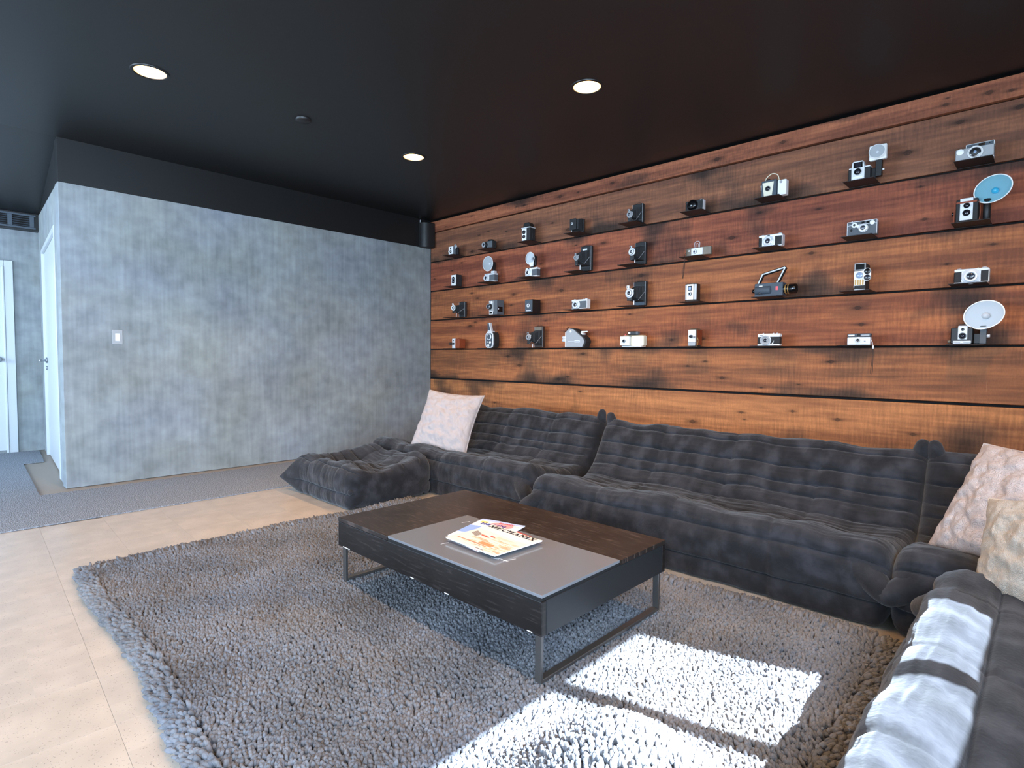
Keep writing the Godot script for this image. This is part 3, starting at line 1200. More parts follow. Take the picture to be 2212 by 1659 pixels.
const TOGO := [Vector2(0.93, 0.0), Vector2(0.985, 0.03), Vector2(1.0, 0.11), Vector2(0.995, 0.21), Vector2(0.965, 0.295), Vector2(0.90, 0.325), Vector2(0.80, 0.312), Vector2(0.66, 0.275), Vector2(0.54, 0.255), Vector2(0.45, 0.268), Vector2(0.375, 0.325), Vector2(0.31, 0.41), Vector2(0.25, 0.505), Vector2(0.205, 0.57), Vector2(0.155, 0.592), Vector2(0.105, 0.575), Vector2(0.075, 0.50), Vector2(0.05, 0.33), Vector2(0.02, 0.12), Vector2(0.03, 0.02), Vector2(0.08, 0.0), Vector2(0.5, 0.0)]


func togo(called: String, label: String, W: float, at: Vector3, turn: float, sd: int, columns: Array) -> Node3D:
	var t := thing(called, label, "sofa", at, turn)
	var seams := [Vector2(0.93, 0.0), Vector2(1.0, 0.10), Vector2(0.985, 0.255), Vector2(0.80, 0.312), Vector2(0.66, 0.275), Vector2(0.54, 0.255), Vector2(0.43, 0.28), Vector2(0.365, 0.34), Vector2(0.325, 0.39), Vector2(0.275, 0.465), Vector2(0.21, 0.565), Vector2(0.105, 0.575), Vector2(0.05, 0.33), Vector2(0.03, 0.02)]
	var u := upholstery(W, TOGO, seams, columns, [Vector2(0.275, 0.465), Vector2(0.325, 0.39), Vector2(0.365, 0.34), Vector2(0.54, 0.255)], sd)
	part("upholstery", u.mesh, M.suede, t)
	for i in columns.size() * 2:
		var b := MB.new()
		var n: Vector3 = u.pits[i][1]
		b.ball(u.pits[i][0] + n * 0.003, Vector3(0.013, 0.013, 0.009), 10)
		part("button", b, M.suede, t)
	for s in [-1.0, 1.0]:
		ear(t, Vector3(s * (W / 2 - 0.035), 0.555, 0.15), Vector3(s * 0.22, 1.0, 0.12), 0.095, 0.036)
		ear(t, Vector3(s * (W / 2 - 0.07), 0.19, 0.955), Vector3(s * 0.75, -0.42, 0.62), 0.135, 0.05)
	return t


func sofas() -> void:
	togo("sofa", "long dark grey suede sofa in the middle, below most of the cameras", 1.81, Vector3(4.042, 0, 0.755), 0.0, 21, [0.46, 0.91, 1.37])
	togo("sofa", "dark grey suede sofa in the corner with one pale cushion on it", 1.83, Vector3(2.085, 0, 0.60), 0.0, 22, [0.46, 0.93, 1.395])
	var c := togo("sofa", "dark grey suede corner sofa behind the two cushions at the right", 1.02, Vector3(5.462, 0, 0.76), 0.0, 23, [0.255, 0.51, 0.765])
	c.get_meta("label")
	togo("sofa", "sunlit dark grey suede sofa beside the right edge of the rug", 1.86, Vector3(6.075, 0, 2.735), -PI / 2, 24, [0.25, 0.71, 1.17, 1.62])
	# the footstool
	var t := thing("footstool", "low dark grey suede footstool with a pointed corner, before the corner sofa", "footstool", Vector3(1.675, 0, 1.60))
	var outline := [Vector2(0.64, 0.0), Vector2(0.69, 0.03), Vector2(0.70, 0.12), Vector2(0.695, 0.20), Vector2(0.665, 0.275), Vector2(0.60, 0.29), Vector2(0.48, 0.265), Vector2(0.35, 0.25), Vector2(0.22, 0.262), Vector2(0.10, 0.29), Vector2(0.035, 0.275), Vector2(0.005, 0.2), Vector2(0.0, 0.1), Vector2(0.01, 0.03), Vector2(0.06, 0.0), Vector2(0.35, 0.0)]
	var u := upholstery(0.79, outline, [Vector2(0.64, 0), Vector2(0.70, 0.10), Vector2(0.66, 0.278), Vector2(0.52, 0.27), Vector2(0.43, 0.255), Vector2(0.35, 0.25), Vector2(0.26, 0.255), Vector2(0.10, 0.29), Vector2(0.0, 0.1), Vector2(0.06, 0)], [0.2, 0.4, 0.6], [Vector2(0.35, 0.25)], 31, {"rear": -1.0, "nw": 100, "round": 0.06, "sag": 0.06, "deep": 0.7, "spine": [Vector2(0.18, 0.13), Vector2(0.52, 0.13)], "point": Vector2(0.74, 0.10)})
	part("upholstery", u.mesh, M.suede, t)
	ear(t, Vector3(0.365, 0.13, 0.665), Vector3(0.5, -0.35, 0.8), 0.034, 0.02)


# ------------------------------------------------------------------ cushions
func cushion(label: String, at: Vector3, rot: Vector3, a: float, thick: float, m: Material, sd: int) -> void:
	var t := thing("cushion", label, "cushion", at)
	t.basis = Basis.from_euler(rot, EULER_ORDER_YXZ)
	var n := 72
	var fz := FastNoiseLite.new()
	fz.seed = sd
	fz.frequency = 3.0
	fz.fractal_octaves = 3
	for face in [1.0, -1.0]:
		var V := PackedVector3Array()
		var U := PackedVector2Array()
		var I := PackedInt32Array()
		for i in n + 1:
			for j in n + 1:
				var u := 2.0 * i / n - 1.0
				var v := 2.0 * j / n - 1.0
				u = sin(u * PI / 2) * 0.35 + u * 0.65
				v = sin(v * PI / 2) * 0.35 + v * 0.65
				var x := a * u * (1.0 - 0.075 * (1.0 - v * v))
				var y := a * v * (1.0 - 0.075 * (1.0 - u * u))
				var e := (1.0 - u * u) * (1.0 - v * v)
				var h := thick * pow(e, 0.42)
				var rad := Vector2(u, v).length()
				h += fz.get_noise_2d(x * 4.0 + face * 9, y * 4.0) * 0.02 * pow(e, 0.3)
				h += sin(atan2(v, u) * 22.0 + sd) * 0.0035 * clampf(rad - 0.55, 0, 1) * pow(e, 0.25) * 2.0
				y += 0.012 * fz.get_noise_2d(x * 2.0, 5.0) * absf(v)
				V.append(Vector3(x, y, face * h))
				U.append(Vector2(u, v) * 0.5 + Vector2(0.5, 0.5))
		for i in n:
			for j in n:
				var k := i * (n + 1) + j
				if face > 0:
					I.append_array([k, k + 1, k + n + 1, k + 1, k + n + 2, k + n + 1])
				else:
					I.append_array([k, k + n + 1, k + 1, k + 1, k + n + 1, k + n + 2])
		var N := PackedVector3Array()
		N.resize(V.size())
		for q in range(0, I.size(), 3):
			var c := (V[I[q + 1]] - V[I[q]]).cross(V[I[q + 2]] - V[I[q]])
			for s in 3:
				N[I[q + s]] -= c
		for i in N.size():
			N[i] = N[i].normalized() if N[i].length() > 0 else Vector3(0, 0, face)
		var arr := []
		arr.resize(Mesh.ARRAY_MAX)
		arr[Mesh.ARRAY_VERTEX] = V
		arr[Mesh.ARRAY_NORMAL] = N
		arr[Mesh.ARRAY_TEX_UV] = U
		arr[Mesh.ARRAY_INDEX] = I
		var mesh := ArrayMesh.new()
		mesh.add_surface_from_arrays(Mesh.PRIMITIVE_TRIANGLES, arr)
		part("cover", mesh, m, t)
	var path := []
	for k in 97:
		var q := k / 96.0 * 4.0
		var side := mini(int(q), 3)
		var s := (q - side) * 2.0 - 1.0
		var e := a * (1.0 - 0.075 * (1.0 - s * s))
		path.append([Vector3(s * a, -e, 0), Vector3(e, s * a, 0), Vector3(-s * a, e, 0), Vector3(-e, -s * a, 0)][side])
	var pb := MB.new()
	pb.tube(path, 0.004, 6)
	part("seam_edge", pb, m, t)


func cushions() -> void:
	cushion("pale pinkish square cushion leaning alone on the corner sofa", Vector3(1.79, 0.487, 1.245), Vector3(-0.496, 0.332, -0.066), 0.268, 0.085, M.cushion_quilt, 3)
	cushion("large taupe cushion with winding quilted lines on the right corner sofa", Vector3(5.28, 0.475, 1.42), Vector3(-0.55, -0.72, 0.05), 0.25, 0.08, M.cushion_quilt, 8)
	cushion("plush beige cushion overlapping the large quilted cushion, at the right picture edge", Vector3(5.37, 0.42, 1.83), Vector3(-0.5, -0.6, 0.25), 0.19, 0.09, M.cushion_plush, 15)


# ------------------------------------------------------------------ the table and what lies on it
func coffee_table() -> void:
	var t := thing("coffee_table", "low near-black wooden coffee table with a grey lacquered panel and steel sled legs", "table", Vector3(3.705, 0, 2.595))
	var w := 1.175
	var d := 0.74
	var top := 0.315
	var hx := w / 2
	var hz := d / 2
	# apron boards
	var veneer := func(called: String, c: Vector3, s: Vector3, ax: int, ay: int, m: Material) -> void:
		var b := MB.new()
		b.box(c, s, 0.0025)
		b.map_uv(-0.6, 0.6, -0.3 if ay == 2 else 0.0, 0.5 if ay == 2 else 0.7, ax, ay)
		part(called, b, m, t)
	var y0 := 0.190
	var hh := top - 0.018 - y0
	veneer.call("apron", Vector3(0, y0 + hh / 2, hz - 0.011), Vector3(w, hh, 0.022), 0, 1, M.veneer_black)
	veneer.call("apron", Vector3(0, y0 + hh / 2, -hz + 0.011), Vector3(w, hh, 0.022), 0, 1, M.veneer_black)
	for s in [-1.0, 1.0]:
		veneer.call("end_panel", Vector3(s * (hx - 0.012), y0 + hh / 2, 0), Vector3(0.022, hh, d - 0.046), 2, 1, M.table_dark)
	veneer.call("bottom_board", Vector3(0, y0 + 0.012, 0), Vector3(w - 0.05, 0.016, d - 0.05), 0, 2, M.table_dark)
	# the top: a dark board that is cut away where the grey panel sits
	var cut_x := 3.497 - 3.705
	var cut_z := 2.548 - 2.595
	var poly := PackedVector2Array([Vector2(-hx, -hz), Vector2(hx, -hz), Vector2(hx, cut_z - 0.002), Vector2(cut_x - 0.002, cut_z - 0.002), Vector2(cut_x - 0.002, hz), Vector2(-hx, hz)])
	var b := MB.new()
	b.prism(poly, 0.018, 0.002, Transform3D(Basis(Vector3.RIGHT, PI / 2), Vector3(0, top, 0)))
	b.map_uv(-0.6, 0.6, -0.4, 0.4, 0, 2)
	part("tabletop", b, M.veneer, t)
	var g := MB.new()
	g.box(Vector3((cut_x + hx) / 2, top - 0.002, (cut_z + hz) / 2), Vector3(hx - cut_x, 0.010, hz - cut_z), 0.001)
	part("grey_panel", g, M.lacquer, t).set_meta("label", "satin grey lacquered sliding panel")
	var gb := MB.new()
	gb.box(Vector3((cut_x + hx) / 2 - 0.001, top - 0.0125, (cut_z + hz) / 2), Vector3(hx - cut_x - 0.004, 0.011, hz - cut_z + 0.0015), 0.001)
	part("panel_runner", gb, M.gap, t)
	for q in [[0.30, 0.24, 0.055, 0.0], [0.315, 0.225, 0.05, 1.2], [0.27, 0.25, 0.03, 0.3], [-0.13, 0.03, 0.04, 1.3], [0.02, 0.27, 0.035, 1.4]]:
		var sc := MB.new()
		sc.box(Vector3.ZERO, Vector3(q[2], 0.0004, 0.0012), 0.0001, Transform3D(Basis(Vector3.UP, q[3]), Vector3(q[0], top + 0.0032, q[1])))
		part("scratch", sc, M.white, t)
	for x in [-0.52, -0.05, 0.15, 0.54]:
		var nick := MB.new()
		nick.box(Vector3(x, y0 + 0.004, hz + 0.0002), Vector3(0.055 if x < -0.4 else 0.022, 0.003, 0.001), 0.0004)
		part("worn_nick", nick, M.white, t)
	# two steel sled frames: uprights at the corners and a bar on the rug between them
	for s in [-1.0, 1.0]:
		var x: float = s * (hx - 0.025)
		for z in [-hz + 0.02, hz - 0.02]:
			B(t, "leg", "steel", x, 0.036, z, 0.026, y0 - 0.035, 0.012, 0.002)
		B(t, "sled_bar", "steel", x, 0.036, 0, 0.026, 0.012, d - 0.052, 0.002)


func cover_texture(kind: int) -> ImageTexture:
	var W := 256
	var H := 320
	var im := Image.create(W, H, false, Image.FORMAT_RGB8)
	var rng := RandomNumberGenerator.new()
	rng.seed = 5 + kind
	if kind == 0:        # warm workshop picture: hands at a bench, a striped tyre, red tools
		im.fill(rgb(248, 240, 230))
		im.fill_rect(Rect2i(0, 96, 256, 224), rgb(246, 232, 218))
		for k in 130:
			var c := Vector2(rng.randf_range(50, 230), rng.randf_range(130, 300))
			var s := rng.randf_range(6, 26)
			im.fill_rect(Rect2i(int(c.x), int(c.y), int(s * 2.0), int(s * 0.5)), [rgb(240, 206, 176), rgb(248, 228, 208), rgb(228, 176, 142), rgb(255, 244, 232)][k % 4])
		im.fill_rect(Rect2i(120, 224, 62, 34), rgb(228, 150, 104))
		im.fill_rect(Rect2i(20, 262, 150, 8), rgb(196, 124, 84))
		for k in 9:
			im.fill_rect(Rect2i(18 + k * 5, 128 + k * 3, 3, 46), rgb(40, 38, 40))
		im.fill_rect(Rect2i(66, 158, 40, 10), rgb(214, 52, 50))
		im.fill_rect(Rect2i(98, 136, 26, 12), rgb(222, 70, 62))
		im.fill_rect(Rect2i(120, 118, 96, 26), rgb(242, 232, 206))
		for k in 5:
			im.fill_rect(Rect2i(124, 122 + k * 4, 80 - k * 7, 1), rgb(150, 132, 116))
		for k in 40:
			im.fill_rect(Rect2i(rng.randi_range(160, 236), rng.randi_range(170, 280), 4, 3), rgb(214, 176, 84))
		im.fill_rect(Rect2i(150, 306, 40, 5), rgb(60, 50, 60))
	elif kind == 1:      # blue and white cover with a rose band and a yellow patch
		im.fill(rgb(244, 246, 252))
		im.fill_rect(Rect2i(0, 0, 256, 26), rgb(186, 206, 246))
		im.fill_rect(Rect2i(0, 120, 70, 120), rgb(150, 182, 240))
		im.fill_rect(Rect2i(20, 36, 46, 30), rgb(246, 220, 120))
		for y in range(24, 110):
			var hw := int(sqrt(maxf(0.0, 1.0 - pow((y - 62) / 42.0, 2))) * 66.0)
			im.fill_rect(Rect2i(150 - hw, y, hw * 2, 1), rgb(242, 168, 170))
		im.fill_rect(Rect2i(150, 40, 90, 4), rgb(224, 190, 150))
	else:
		im.fill(rgb(206, 72, 66))
		im.fill_rect(Rect2i(10, 60, 236, 240), rgb(236, 214, 196))
	return ImageTexture.create_from_image(im)


func magazine(label: String, at: Vector3, turn: float, w: float, d: float, kind: int, pages: float, curl: float) -> Node3D:
	var t := thing("magazine", label, "magazine", at, turn, "magazines on the coffee table")
	var paper := mat(Color.WHITE, 0.28)
	paper.albedo_texture = cover_texture(kind)
	var nx := 16
	var lift := func(u: float, v: float) -> float:      # the near corners curl up a little
		return curl * (pow(absf(u * 2 - 1), 3.0) * 0.5 + v * v * 0.5) + 0.0012 * sin(u * 5.0)
	for layer in 2:
		var b := MB.new()
		var y := pages if layer == 1 else 0.0
		var thick := 0.0005 if layer == 1 else pages - 0.0004
		var g := 0.0 if layer == 1 else 0.0015
		for i in nx:
			for j in 8:
				var q := []
				var uvq := []
				for k in [[0, 0], [1, 0], [1, 1], [0, 1]]:
					var u := float(i + k[0]) / nx
					var v := float(j + k[1]) / 8.0
					q.append(Vector3((u - 0.5) * (w - g), y + lift.call(u, v) + thick, (v - 0.5) * (d - g)))
					uvq.append(Vector2(u, v))
				b.flat(q[0], q[1], q[2], q[3], Vector3.UP)
				var dn := []
				for p in q:
					dn.append(p - Vector3(0, thick, 0))
				b.flat(dn[0], dn[1], dn[2], dn[3], Vector3.DOWN)
				if i == 0: b.flat(q[0], q[3], dn[3], dn[0], Vector3.LEFT)
				if i == nx - 1: b.flat(q[1], q[2], dn[2], dn[1], Vector3.RIGHT)
				if j == 0: b.flat(q[0], q[1], dn[1], dn[0], Vector3.FORWARD)
				if j == 7: b.flat(q[3], q[2], dn[2], dn[3], Vector3.BACK)
		b.map_uv(-w / 2, w / 2, d / 2, -d / 2, 0, 2)
		part("front_cover" if layer == 1 else "pages", b, paper if layer == 1 else M.white, t)
	return t


func title(t: Node3D, text: String, font: String, x: float, y: float, z: float, width: float, height: float, m: Material) -> void:
	var f := SystemFont.new()
	f.font_names = PackedStringArray([font])
	f.font_weight = 700
	var tm := TextMesh.new()
	tm.font = f
	tm.text = text
	tm.font_size = 64
	tm.pixel_size = 0.001
	tm.depth = 0.004
	tm.curve_step = 2.0
	var box := tm.get_aabb()
	var o := MeshInstance3D.new()
	o.name = "title_lettering"
	o.mesh = tm
	o.material_override = m
	t.add_child(o, true)
	var sx := width / box.size.x
	var sy := height / box.size.y
	o.transform = Transform3D(Basis(Vector3(sx, 0, 0), Vector3(0, 0, -sy), Vector3(0, 0.1, 0)), Vector3(x, y, z) - Vector3(sx * box.position.x, 0, -sy * box.position.y))


func magazines() -> void:
	var y := 0.3185
	var a := magazine("worn red magazine, only its red edge showing at the bottom of the pile", Vector3(3.80, y, 2.70), -0.12, 0.20, 0.26, 2, 0.003, 0.0)
	a.position.y = y
	var h := magazine("white and blue magazine slid out under the top one", Vector3(3.745, y + 0.0042, 2.66), 0.27, 0.205, 0.265, 1, 0.0035, 0.002)
	title(h, "Handy", "Droid Sans", -0.07, 0.0062, -0.045, 0.115, 0.04, mat(rgb(52, 66, 150), 0.3))
	title(h, "Family", "Droid Sans", -0.005, 0.0062, -0.095, 0.07, 0.018, mat(rgb(214, 92, 96), 0.3))
	var c := magazine("warm coloured workshop magazine lettered MECHANIX on top of the pile", Vector3(3.853, y + 0.0095, 2.732), -0.03, 0.275, 0.245, 0, 0.004, 0.004)
	title(c, "MECHANIX", "Droid Serif", -0.128, 0.0072, -0.088, 0.25, 0.026, mat(rgb(24, 22, 22), 0.3))


# ------------------------------------------------------------------ small fittings
func small_fittings() -> void:
	var s := thing("light_switch", "pale grey light switch plate with a white rocker on the plaster wall", "switch", Vector3(0.0, 1.098, 3.121))
	B(s, "plate", "dull", 0.003, 0, 0, 0.006, 0.115, 0.07, 0.002)
	B(s, "rocker", "white", 0.0075, 0.027, 0, 0.005, 0.06, 0.03, 0.002)
	var c := thing("ceiling_cap", "small round black cap on the black ceiling between the lamps", "ceiling cap", Vector3(1.635, CEIL, 2.375))
	var b := MB.new()
	b.lathe([Vector2(0, -0.016), Vector2(0.045, -0.015), Vector2(0.05, -0.011), Vector2(0.052, 0)], 28)
	part("cap", b, M.black, c)
	var k := thing("corner_box", "black rounded upright box in the top corner of the two walls", "box", Vector3(0.0, 2.285, 0.0))
	var p := MB.new()
	var poly := PackedVector2Array([Vector2(0.003, 0.024)])
	for i in 9:
		var a := PI / 2 * i / 8.0
		poly.append(Vector2(0.003 + 0.10 * pow(cos(a), 0.7), 0.024 + 0.15 * pow(sin(a), 0.7)))
	p.prism(poly, 0.285, 0.006, Transform3D(Basis(Vector3.RIGHT, PI / 2), Vector3(0, 0.285, 0)))
	part("shell", p, M.black, k)
	B(k, "bracket", "dull", 0.012, 0.285, 0.165, 0.012, 0.03, 0.006, 0.002)


# ------------------------------------------------------------------ the cameras on their little shelves
const SHELF_T := 0.004
var shelf_labels := []


func spot(called: String, label: String, row: int, x: float, depth := 0.06, front := 0.145) -> Node3D:
	var y: float = JOINTS[1 + row] + 0.004
	var cx: float = [0.52, 1.08, 1.64, 2.215, 2.785, 3.34, 3.895, 4.445, 4.998][clampi(int(round((x - 0.52) / 0.56)), 0, 8)]
	var s := thing("wall_shelf", "black shelf under the " + label.split(",")[0], "shelf", Vector3(cx, y, 0), 0.0, "little black shelf plates on the plank wall")
	B(s, "plate", "shelf", 0, 0, 0.088, 0.168, SHELF_T, 0.172, 0.0008)
	B(s, "wall_flange", "shelf", 0, -0.002, 0.0075, 0.168, 0.006, 0.008, 0.0008)
	var fx := x + (5.36 - x) * (front - 0.1) / 4.12
	return thing(called, label, "camera", Vector3(fx, y + SHELF_T, front - depth / 2), 0.0)


func wire(t: Node3D, called: String, mat_name: String, pts: Array, r: float, flatten := 1.0) -> void:
	var c := Curve3D.new()
	for i in pts.size():
		var a: Vector3 = pts[maxi(i - 1, 0)]
		var b: Vector3 = pts[mini(i + 1, pts.size() - 1)]
		c.add_point(pts[i], (a - b) / 6.0, (b - a) / 6.0)
	c.bake_interval = 0.004
	var b := MB.new()
	b.tube(Array(c.get_baked_points()), r, 7, flatten)
	part(called, b, M[mat_name], t)


# a viewfinder camera for 35 mm film: covered body between bright top and base plates
func viewfinder_camera(t: Node3D, w: float, h: float, d: float, cover: String, top := "chrome", plate := 0.0, lens_x := 0.0, lens_r := 0.02) -> void:
	var f := d / 2
	B(t, "body", cover, 0, h * 0.07, 0, w, h * 0.7, d, 0.006)
	B(t, "base_plate", top, 0, 0, 0, w * 0.99, h * 0.09, d, 0.004)
	B(t, "top_plate", top, 0, h * 0.74, 0, w * 0.99, h * 0.2, d, 0.005)
	if plate > 0:
		B(t, "front_plate", top, lens_x, h * 0.08, f + 0.001, plate, h * 0.68, 0.004, 0.001)
	var l := L(t, lens_x, h * 0.42, f, lens_r, 0.022, top)
	var b := MB.new()
	b.disc(lens_r * 1.25, 0.006, 0.001, 24, Transform3D(TURN_Z.basis, Vector3(lens_x, h * 0.42, f)))
	part("lens_mount", b, M.silver, l)
	B(t, "finder_window", "gloss", lens_x, h * 0.8, f + 0.0005, w * 0.1, h * 0.09, 0.003, 0.0005)
	C(t, "wind_knob", top, w * 0.36, h * 0.93, 0, w * 0.075, h * 0.07, "y")
	C(t, "rewind_knob", top, -w * 0.36, h * 0.93, 0, w * 0.07, h * 0.06, "y")
	C(t, "shutter_button", top, w * 0.18, h * 0.93, 0, 0.004, h * 0.06, "y")


# a folding camera standing open: upright back, drop bed, bellows, lens standard held by struts
func folding_camera(t: Node3D, w: float, h: float, cover: String, lens_y: float, lens_r: float, plate: String, lens_x := 0.0, bed_y := 0.16, reach := 0.075) -> void:
	var zb := -0.042
	B(t, "body", cover, 0, 0, zb, w, h, 0.032, 0.006)
	B(t, "body_frame", "black", 0, h * 0.1, zb + 0.017, w * 0.86, h * 0.74, 0.004, 0.001)
	for s in [-1.0, 1.0]:
		B(t, "edge_trim", "dull", s * w * 0.47, h * 0.02, zb + 0.0165, 0.0025, h * 0.96, 0.002, 0.0005)
	B(t, "bed", cover, 0, h * bed_y, zb + 0.017 + reach * 0.55, w * 0.72, 0.005, reach * 1.15, 0.002)
	B(t, "bed_foot", "chrome", 0, 0.001, zb + 0.012 + reach * 1.05, 0.007, h * bed_y, 0.004, 0.001)
	var bl := MB.new()
	var n := 9
	for i in n:
		var u := float(i) / (n - 1)
		var s := lerpf(0.78, 0.42, u)
		bl.box(Vector3(lens_x * u, lerpf(h * 0.5, lens_y, u), zb + 0.02 + reach * 0.82 * u), Vector3(w * s, lerpf(h * 0.62, w * 0.5, u), reach * 0.075), 0.002)
	part("bellows", bl, M.leather, t)
	var zf := zb + 0.02 + reach * 0.9
	var o := B(t, "lens_standard", "black", lens_x, h * bed_y + 0.004, zf, lens_r * 1.5, maxf(0.01, lens_y - h * bed_y), 0.006, 0.002)
	var sp := MB.new()
	sp.disc(lens_r * 1.16, 0.008, 0.002, 24, Transform3D(TURN_Z.basis, Vector3(lens_x, lens_y, zf - 0.002)))
	part("shutter_plate", sp, M[plate], o)
	L(t, lens_x, lens_y, zf + 0.005, lens_r * 0.85, 0.014, "dull", plate, 0.5)
	B(o, "reflecting_finder", plate, lens_x - lens_r * 0.45, lens_y + lens_r * 1.12, zf, lens_r * 0.7, lens_r * 0.75, 0.012, 0.002)
	C(o, "finder_eye", "gloss", lens_x - lens_r * 0.45, lens_y + lens_r * 1.48, zf + 0.006, lens_r * 0.2, 0.001)
	B(o, "shutter_lever", "chrome", lens_x + lens_r * 0.9, lens_y + lens_r * 0.6, zf, lens_r * 0.5, lens_r * 0.2, 0.004, 0.001)
	for s in [-1.0, 1.0]:
		wire(t, "strut", "dull", [Vector3(s * w * 0.36, h * bed_y + 0.004, zb + 0.02 + reach), Vector3(s * w * 0.4, h * 0.55, zb + 0.02)], 0.0018)
	wire(t, "carry_handle", cover, [Vector3(-w * 0.3, h, zb), Vector3(-w * 0.15, h + 0.008, zb), Vector3(w * 0.15, h + 0.008, zb), Vector3(w * 0.3, h, zb)], 0.0025, 0.5)


func flash_dish(t: Node3D, at: Vector3, rx: float, ry: float, deep: float, bowl: String, rim: String, bulb: String, tilt := Vector3.ZERO) -> void:
	var X := Transform3D(Basis.from_euler(tilt) * TURN_Z.basis.scaled_local(Vector3(rx, 1, ry)), at)
	var b := MB.new()
	b.lathe([Vector2(0.12, -deep), Vector2(0.3, -deep * 0.96), Vector2(0.6, -deep * 0.72), Vector2(0.85, -deep * 0.34), Vector2(1.0, 0)].map(func(p): return p), 36, X)
	part("flash_back", b, M[rim], t)
	var c := MB.new()
	c.lathe([Vector2(0.975, 0.001), Vector2(0.83, -deep * 0.3), Vector2(0.58, -deep * 0.66), Vector2(0.28, -deep * 0.9), Vector2(0.0, -deep * 0.94)], 36, X)
	part("flash_bowl", c, M[bowl], t)
	var r := MB.new()
	r.lathe([Vector2(0.995, -0.001), Vector2(1.02, 0.0), Vector2(1.03, 0.002), Vector2(1.0, 0.004), Vector2(0.965, 0.002)], 36, X)
	part("flash_rim", r, M[rim], t)
	var q := MB.new()
	q.ball(at + Basis.from_euler(tilt) * Vector3(0, 0, -deep * 0.72), Vector3(rx, rx, rx) * 0.2, 14)
	part("flash_bulb", q, M[bulb], t)


